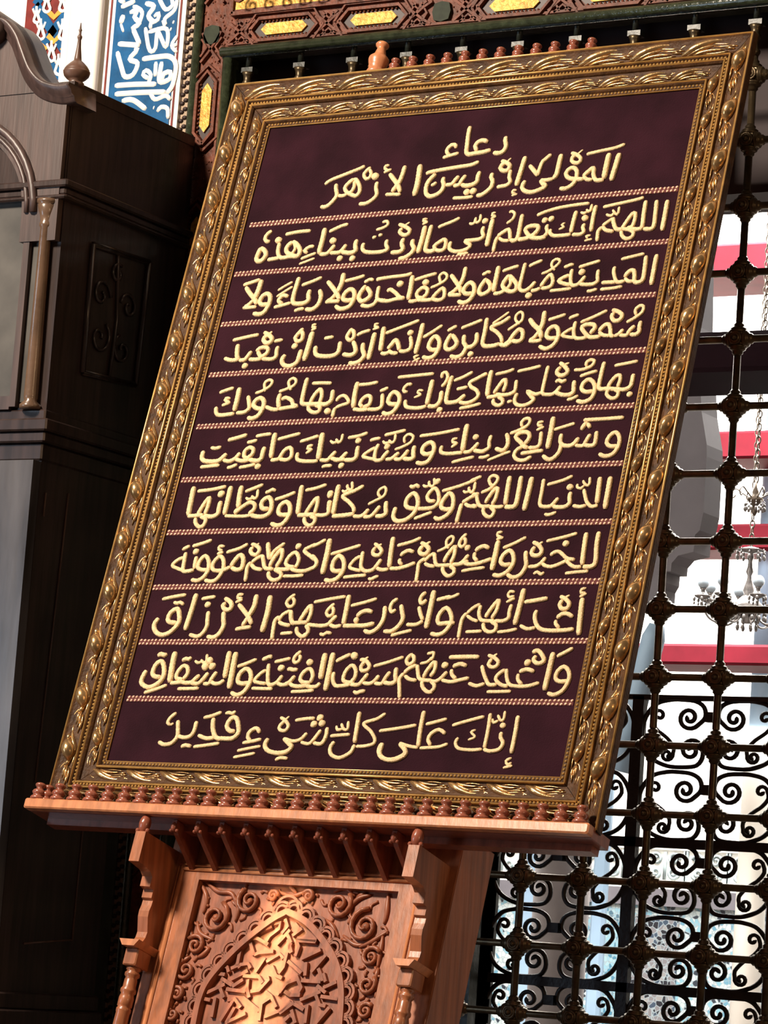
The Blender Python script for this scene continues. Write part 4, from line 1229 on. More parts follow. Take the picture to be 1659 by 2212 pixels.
def inset(xa, xb, zc, hw, tip, horizontal=True):
    sw = (lambda x, z: (x, z)) if horizontal else (lambda x, z: (z, x))
    e = hexa(xa, xb, zc, hw, tip); rc = hexa(xa+.006, xb-.006, zc, hw-.005, tip-.001)
    gi = hexa(xa+.024, xb-.024, zc, hw*0.52, tip*.6)
    b_ = MB(); b_.prism([sw(*p) for p in rc][::1 if horizontal else -1], -0.0040, 0.0000, lambda x, z, t: (x, t, z)); o = b_.build('inset_recess', M['screen_dark'], scr)
    b_ = MB(); b_.prism([sw(*p) for p in gi][::1 if horizontal else -1], -0.0080, -0.0040, lambda x, z, t: (x, t, z)); b_.build('gilded_panel', M['gilt'], o)
    b_ = MB(); c = [sw(*p) for p in e]
    strap(b_, c+[c[0]], 0.004, 0.012)
    c2_ = [sw(*p) for p in hexa(xa-.013, xb+.013, zc, hw+.012, tip+.004)]; strap(b_, c2_+[c2_[0]], 0.003, 0.009)
    n = int((xb-xa)/0.0085)
    for i in range(3, n-2):
        xx = xa+(xb-xa)*i/n
        for s_ in (-1, 1):
            p = sw(xx, zc+s_*hw*0.72); b_.ball((p[0], -0.0060, p[1]), 0.0028, 0.003, 0.0028, seg=5, rings=4)
    b_.build('cartouche_border', M['screen'], o)
zi = (sy(620, 60).z+sy(820, 42).z)/2
x1 = sy(546, 68).x; x2 = sy(690, 56).x; x3 = sy(738, 50).x; x4 = sy(885, 36).x
hw_ = 0.022
inset(x1, x2, zi, hw_, 0.02); inset(x3, x4, zi, hw_, 0.02)
per = (x3-x1)*2 + 0.10
for k in range(1, 4): inset(x1+per*k, x2+per*k, zi, hw_, 0.02); inset(x3+per*k, x4+per*k, zi, hw_, 0.02)
xm = (SX0+SX1)/2+0.004
zA, zB = sy(465, 312).z, sy(470, 155).z
inset(zA, zB, xm, 0.022, 0.024, False)
for k in range(1, 6): inset(zA-0.27*k, zB-0.27*k, xm, 0.022, 0.024, False)
# green medallions at the crossings
def medal(x, z):
    b_ = MB(); h = .016
    b_.prism([(x-h, z-h), (x, z-h*1.25), (x+h, z-h), (x+h*1.25, z), (x+h, z+h), (x, z+h*1.25), (x-h, z+h), (x-h*1.25, z)], -0.0080, 0.0000, lambda p, q, t: (p, t, q))
    b_.build('green_medallion', M['medallion'], scr)
xg = sy(958, 22).x
medal(xm, zi)
for k in range(3): medal(xg+per*k, zi+.0)
for k in range(6): medal(xm, zA-0.27*k-0.045+0.0) if k else None
# large gilded filigree panels above
def filigree(xa, xb):
    za = sy(620, 15).z; zb_ = za+0.30
    b_ = MB(); b_.box((xa, -0.0060, za), (xb, 0.0000, zb_)); o = b_.build('gilded_panel', M['gilt'], scr)
    b_ = MB(); x = xa+.03
    while x < xb-.02:
        for zz in (za+.02, za+.06, za+.10): strap(b_, spiral((x, zz), .016, .004, random.random()*6, 1.3, 12), .0028, .004, -0.036)
        x += .042
    b_.build('filigree', M['screen'], o)
    b_ = MB(); c = [(xa-.006, za-.006), (xb+.006, za-.006), (xb+.006, zb_), (xa-.006, zb_)]
    strap(b_, c+[c[0]], .005, .012); b_.build('cartouche_border', M['screen'], o)
xp0 = sy(512, 24).x; xp1 = sy(858, 0).x
filigree(xp0, xp1); filigree(xp1+0.22, xp1+0.22+(xp1-xp0))
# carved strapwork on rail and upright
b_ = MB()
for zz in (zi+hw_+.022, zi-hw_-.020, ZL+.008): strap(b_, [(SX1+.004, zz), (1.5, zz)], .003, .007)
for xx in (SX0+.013, SX1-.006): strap(b_, [(xx, 0.3), (xx, zi-.035)], .003, .007)
for xc in [ (x2+x3)/2 + per*k for k in range(3)]+[(x4+x1+per)/2-.055+per*k for k in range(-1, 3)]+[(x4+x1+per)/2+.055+per*k for k in range(-1, 3)]:
    if xc < SX1+.03: continue
    for s_ in (-1, 1):
        strap(b_, [(xc-.03, zi+s_*.02), (xc-.012, zi+s_*.006), (xc+.012, zi-s_*.012), (xc+.03, zi-s_*.022)], .003, .008)
        strap(b_, [(xc-.018, zi+s_*.024), (xc, zi+s_*.010), (xc+.018, zi+s_*.024)], .0025, .007)
        strap(b_, [(xc+s_*.006, zi-.022), (xc+s_*.020, zi), (xc+s_*.006, zi+.022)], .0025, .007)
for k in range(6):
    zc = zA-0.27*k-0.0150
    for off in (.05, -.05) if k else (.10, .22):
        z_ = zc+off if k else zB+off-.05
        for s_ in (-1, 1):
            strap(b_, [(xm+s_*.022, z_-.03), (xm+s_*.006, z_-.012), (xm-s_*.012, z_+.012), (xm-s_*.022, z_+.03)], .003, .008)
            strap(b_, [(xm+s_*.024, z_-.018), (xm+s_*.010, z_), (xm+s_*.024, z_+.018)], .0025, .007)
b_.build('strapwork', M['screen'], scr)
# speckle of fine carving
b_ = MB()
for i in range(900):
    if random.random() < .6: x = random.uniform(SX1, 0.35); z = random.uniform(ZL+.005, 1.72+Z0)
    else: x = random.uniform(SX0+.004, SX1); z = random.uniform(1.05+Z0, 1.72+Z0)
    b_.ball((x, 0.0000, z), .0022, .003, .0022, seg=5, rings=3)
o = b_.build('fine_carving', M['screen'], scr); o['kind'] = 'stuff'

# ================================================================== tile panels on the white wall
tp = thing('tile_mural', 'blue tile panel with flowing white script, right of the white strip', 'tile panel', (-1.34, 0, 1.35+Z0))
TX0, TX1 = -1.425, -1.2345
b_ = MB(); b_.box((TX0, -0.008, 1.25+Z0), (TX1, 0, 1.95+Z0)); b_.build('white_border', M['tile_white'], tp)
b_ = MB()
for xx in (TX0+.006, TX1-.014): b_.box((xx, -0.0095, 1.25+Z0), (xx+.004, -0.008, 1.95+Z0))
b_.build('red_line', M['tile_red'], tp)
b_ = MB(); b_.box((TX0+.019, -0.010, 1.25+Z0), (TX1-.019, -0.008, 1.95+Z0)); b_.build('blue_ground', M['tile_blue'], tp)
SCR = '''7 775,45 820,25 865,5|6 1015,-15 1060,60 1105,30 1095,-10|6 1135,-10 1115,65 1055,120 1060,165 1040,130|7 830,80 880,65 860,108 892,150 840,182|6 885,165 910,80 870,45 850,40|8 790,95 772,150|4 772,150 790,205|7 930,20 985,40 950,100 985,145|6 985,105 1015,85 1010,125 965,150 965,185|7 850,182 895,285|7 895,290 830,285 755,280|6 930,175 950,300 970,330 995,305 1010,205 1060,300 1075,220 1052,180 950,205|5 1105,140 1115,143|5 1088,185 1098,188|7 750,330 780,440 800,490 850,478 880,405 830,378 880,318 860,310|7 910,378 1000,365 1085,362 1125,415 1105,540 1065,600|6 945,545 965,480 935,450 915,478 955,505|6 998,395 992,490|7 1035,395 1020,520 1085,505 1090,462 1050,470 1030,520|7 735,548 860,540 1000,538|7 735,602 900,592 1060,588|6 955,580 990,635 1060,612 1090,640|6 1005,715 1030,685 1070,695 1075,760|7 780,645 850,640 935,700|5 980,688 988,690|5 1135,225 1098,290 1132,335|5 1105,290 1135,285|6 760,0 800,15'''
def TZ(px, py): p = at_y(px/2.9625, py/2.9625, -0.010); return (p.x, p.z)
RND = [(-1, 0), (-.75, .5), (0, .7), (.75, .5), (1, 0)]
b_ = MB()
for s_ in SCR.split('|'):
    p = s_.split(); wv = float(p[0])*0.00078
    q = cat_rom([TZ(*map(float, t.split(','))) for t in p[1:]], .006)
    b_.ribbon(q, [wv*(.6 if i in (0, len(q)-1) else 1) for i in range(len(q))], RND, lambda x, z, h: (x, -0.010-h*.35, z))
b_.build('white_script', M['tile_white'], tp)

mp_ = thing('tile_mural', 'mosaic tile panel of blue lattice, white buds and red, above the clock scroll', 'tile panel', (-1.57, 0, 1.35+Z0))
b_ = MB(); b_.box((-1.634, -0.008, 1.25+Z0), (-1.526, 0, 1.95+Z0)); b_.build('red_ground', M['tile_red'], mp_)
def TQ(px, py): p = at_y(px/2.9625, py/2.9625, -0.010); return (p.x, p.z)
b_ = MB()
for s_ in ((225, 30, 455, 390), (475, 10, 240, 330), (240, 330, 420, 520), (225, 30, 330, -120), (475, 10, 330, -150)):
    b_.ribbon([TQ(s_[0], s_[1]), TQ(s_[2], s_[3])], .0105, [(-1, 0), (-.9, .2), (.9, .2), (1, 0)], lambda x, z, h: (x, -0.009-h*.4, z), False)
b_.build('blue_lattice', M['tile_blue'], mp_)
b_ = MB()
for (cx_, cy_, sc_) in ((262, 195, 1), (400, 195, 1), (330, 335, 1.0), (375, 420, 1), (270, 420, 1), (300, 20, 1), (400, 20, .9), (445, 90, .8), (235, 100, .8)):
    q = [TQ(cx_+x*sc_, cy_+y*sc_) for x, y in ((0, -45), (-14, 10), (-22, 40), (0, 58), (22, 40), (14, 10), (0, -45))]
    b_.ribbon(cat_rom(q, .004), .0034, RND, lambda x, z, h: (x, -0.0105-h*.4, z))
    for dx in (-30, 30):
        b_.ribbon([TQ(cx_+dx*sc_, cy_-55*sc_), TQ(cx_+dx*.5*sc_, cy_-15*sc_)], .0026, RND, lambda x, z, h: (x, -0.0105-h*.4, z))
    b_.ribbon([TQ(cx_, cy_-75*sc_), TQ(cx_, cy_-30*sc_)], .003, RND, lambda x, z, h: (x, -0.0105-h*.4, z))
b_.build('white_bud', M['tile_white'], mp_)
b_ = MB()
for (cx_, cy_, dy) in ((345, 95, 1), (430, 300, -1), (255, 295, -1), (345, 250, 1)):
    b_.ribbon([TQ(cx_-40, cy_-25*dy), TQ(cx_, cy_+15*dy), TQ(cx_+40, cy_-25*dy)], .006, [(-1, 0), (-.9, .3), (.9, .3), (1, 0)], lambda x, z, h: (x, -0.0095-h*.3, z), False)
b_.build('yellow_chevron', M['tile_yellow'], mp_)
b_ = MB(); b_.box((-1.512, -0.028, 0), (-1.440, 0, 5.0)); b_.tube([(-1.512, -0.02, 0), (-1.512, -0.02, 5)], .012, 8); b_.tube([(-1.440, -0.02, 0), (-1.440, -0.02, 5)], .010, 8)
o = struct('trim_4', b_, M['plaster'])

# ================================================================== bronze grille of tubes and knuckles
SP = 0.12
gr = thing('bar_grille', 'dark bronze grille of round bars joined by knuckle nodes, behind the frame', 'grille', (0, 0, 0))
ZC = 1.535
for k in range(-9, 5):
    b_ = MB(); x = k*SP
    b_.tube([(x, 0, 0.25), (x, 0, ZC+Z0)], 0.0068, 10)
    b_.lathe([(.007, -.060), (.0105, -.054), (.0105, -.050), (.0075, -.047), (.0072, -.030), (.0100, -.026), (.0105, -.022), (.0078, -.018), (.0095, -.008), (.0125, -.002)], (x, 0, ZC+Z0), seg=12)
    vb = b_.build('vertical_bar', M['bronze'], gr)
    b_ = MB(); b_.box((x-.0130, -.006, ZC+Z0-.002), (x+.0130, .0145, ZC+Z0+.008)); b_.lathe([(.006, .010), (.006, .06)], (x, 0, ZC+Z0), seg=8); b_.build('bar_capital', M['jamb_and_shade'], vb)  # bronze capital coloured dark to stand for shade under the moulding
for j in range(-6, 13):
    b_ = MB(); z = j*SP+Z0; b_.tube([(-1.10, 0, z), (0.56, 0, z)], 0.0066, 10); b_.build('horizontal_bar', M['bronze'], gr)
b_ = MB()
b_.bbox((-.0125, -.0125, -.0125), (.0125, .0125, .0125), .002)
b_.lathe([(.0125, .0), (.0125, .003), (.0112, .0055), (.0092, .0035), (.0085, .0035), (.0075, .0065), (.0055, .0060), (.0048, .004), (.004, .004), (.0036, .0085), (.002, .0105), (.0002, .011)], (0, -.0125, 0), (0, -1, 0), seg=16)
b_.lathe([(.0125, .0), (.0125, .004), (.008, .007), (.0002, .01)], (0, .0125, 0), (0, 1, 0), seg=12)
for ax in ((1, 0, 0), (-1, 0, 0), (0, 0, 1), (0, 0, -1)):
    b_.lathe([(.0125, .010), (.0160, .0125), (.0165, .0150), (.0140, .0165), (.0150, .0185), (.0120, .0205), (.0095, .0225), (.0098, .0260), (.0080, .0275), (.0068, .0300)], (0, 0, 0), ax, seg=14)
nod = None
for k in range(-4, 3):
    for j in range(-4, 13):
        if j > 7 and k < -0: continue
        if j > 3 and k < -1: continue
        if k == 2 and not (0 <= j <= 12): continue
        if nod is None: o = nod = b_.build('knuckle_node', M['bronze'], gr)
        else: o = nod.copy(); C.objects.link(o)
        o.location = (k*SP, 0, j*SP+Z0)
# node meshes carry no offset of their own, only their place on the grille

# ================================================================== scrolled wrought iron grille behind
IY = 0.125
ig = thing('scroll_grille', 'black wrought iron grille of paired scrolls, behind the bar grille', 'grille', (0, IY, 0))
xs = at_y(1372, 1700, IY).x
xcol = at_y(1538, 1550, IY).x
UW = xcol-xs                                    # width of one scroll unit
zt_ = at_y(1550, 1508, IY).z; z2_ = at_y(1550, 1824, IY).z
BH = zt_-z2_; UH = BH/2
for k in range(-1, 3):
    x = xs+2*UW*k
    b_ = MB(); b_.box((x-.011, IY-.008, 0.2), (x+.011, IY+.008, zt_)); b_.build('upright_bar', M['iron'], ig)
zz = [zt_-BH*i for i in range(6)]
for i, z in enumerate(zz):
    b_ = MB(); b_.box((xs-2*UW, IY-.008, z-(.011 if i else .006)), (xs+4*UW, IY+.008, z+(.006 if i else .003))); b_.build('cross_bar', M['iron'], ig)
# one unit in a unit square: x 0 at the upright, 1 at the collar; y 0 top, 1 bottom
big = spiral((.70, .28), .02, .165, 10.02, -1.5, 26)
outer = big + [(.925, .27), (.90, .13), (.78, .055), (.60, .035), (.42, .04), (.22, .10), (.08, .28), (.04, .50), (.08, .70), (.20, .86), (.42, .955), (.66, .965), (.84, .935), (.915, .83)] + spiral((.75, .73), .165, .02, 0.0, -1.5, 24)
sw_ = spiral((.27, .26), .02, .085, pi, -1.0, 14)
inner = sw_ + [(.17, .35), (.25, .46), (.40, .57), (.50, .69)] + spiral((.41, .80), .09, .02, -.3, 1.3, 16)
def unit(mir):
    b_ = MB()
    for pth, rr in ((outer, .0044), (inner, .0038)):
        q = cat_rom([((1-x if mir else x)*UW*.965+UW*.0175, -y*UH) for x, y in pth], .006)
        b_.tube([(x, 0, z) for x, z in q], rr, 6, up=None)
    cxx = (0.0 if mir else UW)
    b_.box((cxx-.010, -.009, -UH*.27-.009), (cxx+.010, .009, -UH*.27+.009))
    return b_
prot = {}
for mir in (0, 1):
    for k in range(-2, 4):
        if k % 2 != mir: continue
        for i in range(0, 9):
            if mir not in prot:
                b_ = unit(mir); o = b_.build('scroll', M['iron'], None); o.parent = ig; prot[mir] = o
            else: o = prot[mir].copy(); C.objects.link(o)
            o.location = (xs+UW*k, 0, zt_-UH*i)
# ================================================================== framed embroidery
W, H = 0.88614, 1.25708
fb = P(W/2, -0.09, -0.01)
pic = thing('framed_calligraphy', 'large gilt framed purple velvet panel embroidered with golden script, leaning on the wooden stand', 'picture', fb)
b_ = MB(); b_.box((-0.006, -0.006, -0.006), (W+.006, H+.006, 0.0), P); b_.build('velvet_panel', M['velvet'], pic)
b_ = MB(); b_.box((-0.05, -0.05, -0.024), (W+.05, H+.05, -0.0105), P); b_.build('backing_board', M['wood_dark_shaded'], pic)
# rails: profile is (distance out from the velvet edge, height)
PROF = [(0.0, -.004), (0.0, .002), (.0025, .0035), (.0075, .0035), (.0085, .006), (.0105, .0085), (.0130, .009), (.0150, .0065), (.0165, .0045), (.020, .0040), (.028, .0055), (.036, .0085), (.0395, .0095), (.0405, .0135), (.043, .0165), (.0465, .0165), (.0475, .0145), (.0505, .0145), (.0515, .0175), (.0535, .0195), (.0558, .0185), (.0575, .0145), (.062, .0130), (.070, .0135), (.080, .0165), (.0865, .0195), (.089, .0215), (.0935, .0215), (.0945, .0195), (.0945, .005), (.070, -.006), (.004, -.010)]
CORN = [((0, 0), (W, 0), (0, -1)), ((W, 0), (W, H), (1, 0)), ((W, H), (0, H), (0, 1)), ((0, H), (0, 0), (-1, 0))]
def motif(sc_w):
    """carved leaf motif; s runs along the rail 0..1, t across -1..1 (outwards), rows: path, radii"""
    L = []
    # broad acanthus sweep from the inner edge up to the outer edge
    L.append(([(.02, -.80), (.14, -.50), (.28, -.05), (.46, .42), (.68, .72), (.90, .62)], [.12, .34, .46, .40, .24, .06]))
    L.append(([(.12, -.86), (.25, -.55), (.38, -.22), (.52, .05), (.68, .22)], [.08, .20, .24, .17, .05]))
    L.append(([(.24, -.88), (.36, -.66), (.50, -.48), (.68, -.42), (.82, -.50)], [.06, .14, .16, .12, .04]))
    # trailing fronds
    L.append(([(.58, .40), (.72, .28), (.86, .20), (.98, .26)], [.06, .09, .08, .03]))
    L.append(([(.62, .02), (.76, -.06), (.90, -.10), (1.02, -.02)], [.05, .08, .07, .03]))
    L.append(([(.44, -.80), (.60, -.86), (.76, -.82), (.92, -.70)], [.04, .07, .06, .03]))
    L.append(([(.70, .92), (.86, .90), (1.0, .72), (1.06, .48), (1.0, .30)], [.04, .08, .10, .09, .05]))
    L.append(([(-.06, .45), (.06, .78), (.22, .92), (.40, .94), (.56, .86)], [.04, .07, .08, .07, .04]))
    L.append(([(-.04, .10), (.04, .42), (.16, .62)], [.05, .10, .05]))
    # seed head
    L.append(([(.84, -.30), (.94, -.36), (1.03, -.44)], [.07, .15, .06]))
    L.append(([(.92, .02), (1.0, -.10), (1.08, -.14)], [.05, .11, .05]))
    return L
BULB = [
    ([(.08, .62), (.17, .34), (.29, .04), (.41, -.16), (.50, -.20)], [.20, .46, .56, .44, .14]),
    ([(-.10, .34), (.03, .12), (.16, -.30), (.28, -.62), (.37, -.70)], [.06, .14, .19, .17, .06]),
    ([(-.03, .66), (.04, .60), (.10, .42)], [.12, .20, .10]),
    ([(.47, -.30), (.54, -.10), (.58, .12)], [.10, .18, .10]),
    ([(.52, .16), (.62, .58), (.76, .80), (.92, .76), (1.02, .58)], [.07, .10, .10, .12, .07]),
    ([(.57, .02), (.68, .08), (.82, .16)], [.09, .13, .04]),
    ([(.58, -.18), (.72, -.22), (.86, -.10)], [.07, .11, .04]),
    ([(.62, -.48), (.76, -.62), (.90, -.62)], [.05, .09, .03]),
    ([(.72, -.40), (.86, -.44), (.98, -.34)], [.04, .08, .03]),
    ([(.36, -.84), (.52, -.78), (.66, -.84)], [.04, .08, .03]),
    ([(.80, .38), (.92, .34), (1.02, .20)], [.05, .09, .04])]
def add_motif(mb, fr, s0, ln, tc, tw, n0, hgt, upright=False):
    for path, rad in (BULB if upright else motif(1)):
        pp = cat_rom([(a, b, r) for (a, b), r in zip(path, rad)], .11)
        pts = [fr(s0+ln*a, tc+tw*b) for a, b, r in pp]
        mb.tube([P(u, v, n0) for u, v in pts], [max(.0006, r*tw*(1.48 if upright else 1.12)) for a, b, r in pp], 7, hgt, up=PN)
for i, (A, B, out) in enumerate(CORN):
    A = V3((*A, 0)); B = V3((*B, 0)); d = (B-A).normalized(); Lr = (B-A).length; o3 = V3((*out, 0))
    b_ = MB(); vs = []
    for e, s_ in ((A, -1), (B, 1)):
        for wv, n in PROF:
            p = e + o3*wv + d*(s_*(wv-.0006)); vs.append(P(p.x, p.y, n))
    k = len(PROF)
    b_.add(vs, [(j, j+1, k+j+1, k+j) for j in range(k-1)]+[(k-1, 0, k, 2*k-1)]+[tuple(range(k)), tuple(range(2*k-1, k-1, -1))], False)
    rail = b_.build('frame_rail', M['gold_dark'], pic)
    # polished ridges
    b_ = MB()
    for wv, n, r in ((.0130, .0085, .0020), (.0545, .0185, .0019), (.0450, .0160, .0020), (.0912, .0210, .0022), (.0012, .0022, .0013)):
        p = A+o3*wv-d*wv; q = B+o3*wv+d*wv
        b_.tube([P(p.x, p.y, n), P(q.x, q.y, n)], r, 8, up=PN)
    b_.build('polished_ridge', M['gold_bright'], rail)
    for wv, n, r in ((.0052, .0038, .0021), (.0490, .0148, .0023)):
        b_ = MB(); n_ = int((Lr+2*wv)/.0068)
        for j in range(n_):
            p = A-d*wv+o3*wv+d*((Lr+2*wv)*(j+.5)/n_)
            b_.ball(P(p.x, p.y, n), r*1.25, r*1.25, r, (PU, PV, PN), 6, 4)
        b_.build('bead_moulding', M['gold_bright'], rail)
    for wc, tw, n0, pitch, hg in ((.0735, .0158, .0146, .0970, 1.45), (.0275, .0112, .0062, .0720, 1.4)):
        b_ = MB(); full = Lr+2*wc; n_ = max(1, round((full-.02)/pitch)); ln = (full-.02)/n_
        for j in range(n_):
            def fr(s, t, A=A, d=d, o3=o3, wc=wc):
                p = A - d*wc + d*s + o3*t; return p.x, p.y
            def fr2(s, t, i=i, full=full):
                # run every rail so that the leaves lie as in the picture
                if i in (1, 2): s = full - s            # (rails are walked round the frame)
                return fr(s, t)
            add_motif(b_, fr2, .006+ln*j, ln*.97, wc, tw, n0, hg, i in (1, 3))
        b_.build('carved_ornament', M['gold'], rail)
# woven braid stripes
STR = [(0.0095, 1.0506, 0.8836, 1.061), (0.0033, 0.9482, 0.8863, 0.959), (0.0022, 0.8448, 0.8821, 0.8584), (0.0048, 0.7421, 0.8848, 0.7545), (0.0068, 0.638, 0.8834, 0.6518), (0.0034, 0.5327, 0.8845, 0.5463), (0.0016, 0.4301, 0.8857, 0.4415), (0.0016, 0.3248, 0.8867, 0.3359), (0.0022, 0.2209, 0.886, 0.2315), (0.0079, 0.1151, 0.8817, 0.126)]
for k, (u0, v0, u1, v1) in enumerate(STR):
    b_ = MB(); c = [(u0+(u1-u0)*t/8, v0+(v1-v0)*t/8+math.sin(t/8*pi)*random.uniform(-.0008, .0008)) for t in range(9)]
    b_.ribbon(c, .0055, [(-1, 0), (-.9, .16), (.9, .16), (1, 0)], lambda x, y, h: P(x, y, h), False)
    st = b_.build('braid_stripe', M['braid_base'], pic)
    b_ = MB(); n_ = 112; ph = random.random()*6
    for j in range(n_):
        t = (j+.5)/n_; u = u0+(u1-u0)*t; v = v0+(v1-v0)*t
        tw = math.sin(j*.33+ph)*.3
        for s_ in (-1, 1):
            ax = (PU*math.cos(.9+tw)+PV*math.sin(.9+tw)); ay = PN.cross(ax)
            b_.ball(P(u+s_*.0009+random.uniform(-.0005, .0005), v+s_*.0030+random.uniform(-.0004, .0004), 0.0012), .0031, .0023, .0017, (ax, ay, PN), 6, 4)
    b_.build('braid_stitching', M['braid_bead'], st)
# embroidered script: each line is traced as raised padded stitching
TP = [(-1, -.02), (-.88, .62), (-.5, .95), (0, .80), (.5, .95), (.88, .62), (1, -.02)]
line = None; lines = {}
for row in TEXT.strip().split('\n'):
    if row[0] == '@': line = int(row[1:]); lines.setdefault(line, []); continue
    p = row.split(); lines[line].append((int(p[0])/1e4, [tuple(int(c)/1e4 for c in q.split(',')) for q in p[1:]]))
for li in sorted(lines):
    b_ = MB()
    for wd, pts in lines[li]:
        hw = wd*.5; ln = sum(math.dist(a, b) for a, b in zip(pts, pts[1:]))
        if len(pts) == 2 and ln < wd*1.1:                          # a dot: a small padded lozenge
            (a0, b0), (a1, b1) = pts; cx_, cy_ = (a0+a1)/2, (b0+b1)/2; L_ = max(ln, 1e-6); ex, ey = (a1-a0)/L_, (b1-b0)/L_; r_ = wd*.80
            q = [(cx_+ex*r_*t, cy_+ey*r_*t) for t in (-1, -.55, 0, .55, 1)]
            b_.ribbon(q, [r_*.35, r_*.78, r_*.95, r_*.78, r_*.35], TP, lambda x, y, h: P(x, y, .0004+h*.7)); continue
        q = cat_rom(pts, .0032); n = len(q)
        ws = []
        dist = [0]
        for a, b in zip(q, q[1:]): dist.append(dist[-1]+math.dist(a, b))
        for t in dist:
            e = min(t, dist[-1]-t); ws.append(hw*(0.62+0.38*min(1, e/(hw*.9)))*(1+.05*math.sin(t*900)))
        b_.ribbon(q, ws, TP, lambda x, y, h: P(x, y, .0004+h))
    b_.build('embroidered_line', M['thread'], pic)

# ================================================================== wooden stand
st = thing('lectern_stand', 'carved red cedar lectern stand carrying the gilt frame', 'stand', P(.42, -1.86, -.09))
BL, BR = 0.137, 0.699
NB = -0.060
# body: two uprights, top rail, sunk carved panel
def hp(u, v, n): return P(u, v, n)
RL, RR, RT = 0.205, 0.598, -0.183
VB = -1.82
b_ = MB(); b_.box((BL, VB, NB-.03), (RL, -.100, NB), hp); b_.box((RR, VB, NB-.03), (BR, -.100, NB), hp); b_.box((RL, RT, NB-.03), (RR, -.100, NB), hp); b_.box((RL, VB, NB-.03), (RR, VB+.35, NB), hp)
b_.build('panel_frame', M['wood'], st)
b_ = MB()
MLL = .1675
for a, b, r in ((MLL, MLL, .0042), (.1605, .1605, .0022), (.6350, .6350, .0030), (.6440, .6440, .0026)):
    b_.tube([P(a, VB, NB+.001), P(b, -.160, NB+.001)], r, 8, up=PN)
b_.tube([P(.1605, -.1585, NB+.001), P(.644, -.1585, NB+.001)], .0026, 8, up=PN); b_.tube([P(MLL, -.166, NB+.001), P(.635, -.166, NB+.001)], .0036, 8, up=PN)
b_.build('bead_moulding', M['wood_pale'], st)
b_ = MB(); b_.box((RL, VB+.35, NB-.022), (RR, RT, NB-.015), hp); cp = b_.build('carved_panel', M['wood_carve'], st)
NF = NB-.015
b_ = MB(); b_.box((BL+.01, VB, NB-.10), (BR-.01, -.10, NB-.032), hp); b_.build('carcass', M['wood_dark_shaded'], st)
b_ = MB(); b_.box((BR-.022, VB, NB-.10), (BR+.001, -.08, NB-.002), hp); b_.box((BL-.001, VB, NB-.10), (BL+.012, -.08, NB-.002), hp); b_.build('side_board', M['wood'], st)
# upper back board with crest rail behind the picture
b_ = MB(); b_.box((BL, -.08, -.066), (BR-.02, 1.374, -.045), hp); b_.build('back_board', M['wood_dark_shaded'], st)
b_ = MB(); b_.box((BL+.008, 1.374, -.070), (.690, 1.386, -.030), hp); b_.build('crest_rail', M['wood'], st)
# foot
b_ = MB(); f0 = P(.42, VB, -.09); b_.bbox((f0.x-.36, f0.y-.22, 0), (f0.x+.36, f0.y+.30, .07), .01); b_.build('foot', M['wood_dark_shaded'], st)
b_ = MB(); q0 = P(.42, .3, -.07); b_.tube([q0, V3((q0.x, q0.y+.10, .05))], .018, 8); b_.build('rear_strut', M['wood_dark_shaded'], st)
# ledge that carries the frame: pale lit lip, boards behind coloured dark for shade
b_ = MB(); b_.bbox((-.1150, -.1070, .0300), (.9800, -.0890, .0500), .0025, lambda u, v, n: P(u, v, n)); b_.build('ledge_lip', M['wood_pale'], st)
b_ = MB(); b_.box((-.112, -.1070, -.030), (.977, -.0890, .0300), hp); b_.build('ledge_board', M['wood_dark_shaded'], st)
b_ = MB(); b_.box((-.098, -.1180, -.030), (.962, -.1070, -.004), hp); b_.build('ledge_underboard', M['wood_dark_shaded'], st)
# turned spindles along the ledge
SPN = [(.0001, 0), (.0125, 0), (.0135, .003), (.0120, .006), (.0085, .0075), (.0105, .010), (.0122, .0135), (.0108, .017), (.0070, .0195), (.0058, .022), (.0090, .0245), (.0098, .027), (.0085, .0295), (.0052, .0310), (.0001, .0316)]
b_ = MB(); b_.lathe(SPN, (0, 0, 0), seg=14)
RM = Matrix((PU, -PN, PV)).transposed().to_4x4()
def put(o, u, v, n, s=1.0):
    o.matrix_local = Matrix.Translation(P(u, v, n)-st.location) @ RM @ Matrix.Scale(s, 4)
proto = b_.build('spindle', M['wood_spin'], None); proto.parent = st; put(proto, -.098, -.089, .037)
u = -.0885+.0
pos = [(-.088, .026)] + [(-.0556+.0349*i, .037) for i in range(30)]
for u, n in pos:
    o = proto.copy(); C.objects.link(o); put(o, u, -.089, n)
for i in range(12):
    o = proto.copy(); C.objects.link(o); put(o, .2110+.03745*i, 1.386, -.045, .92)
b_ = MB(); b_.lathe([(.0001, 0), (.0205, 0), (.0170, .010), (.0150, .014), (.0172, .017), (.0165, .020), (.0185, .026), (.0198, .032), (.0190, .037), (.0165, .040), (.0115, .045), (.0085, .056), (.0082, .060), (.0120, .063), (.0128, .067), (.0105, .0705), (.0001, .072)], (0, 0, 0), seg=20)
o = b_.build('turned_finial', M['wood_pale'], None); o.parent = st; put(o, .170, 1.384, -.048)
# corbels under the ledge, its shade put into their darker wood colour
for i in range(10):
    u = .188+.0479*i
    b_ = MB()
    prof = [(.022, -.108), (.022, -.118), (.018, -.1265), (.013, -.1255), (.008, -.130), (-.056, -.168), (-.060, -.168), (-.060, -.108)]
    b_.prism([(n, v) for n, v in prof], u-.0045, u+.0045, lambda n, v, t: P(t, v, n))
    b_.ball(P(u-.006, -.125, .018), .0035, .0035, .0035, (PU, PV, PN), 8, 6); b_.ball(P(u+.006, -.125, .018), .0035, .0035, .0035, (PU, PV, PN), 8, 6)
    b_.ball(P(u, -.119, .020), .006, .009, .006, (PU, PV, PN), 8, 6)
    b_.build('corbel', M['wood_dark_shaded'], st)
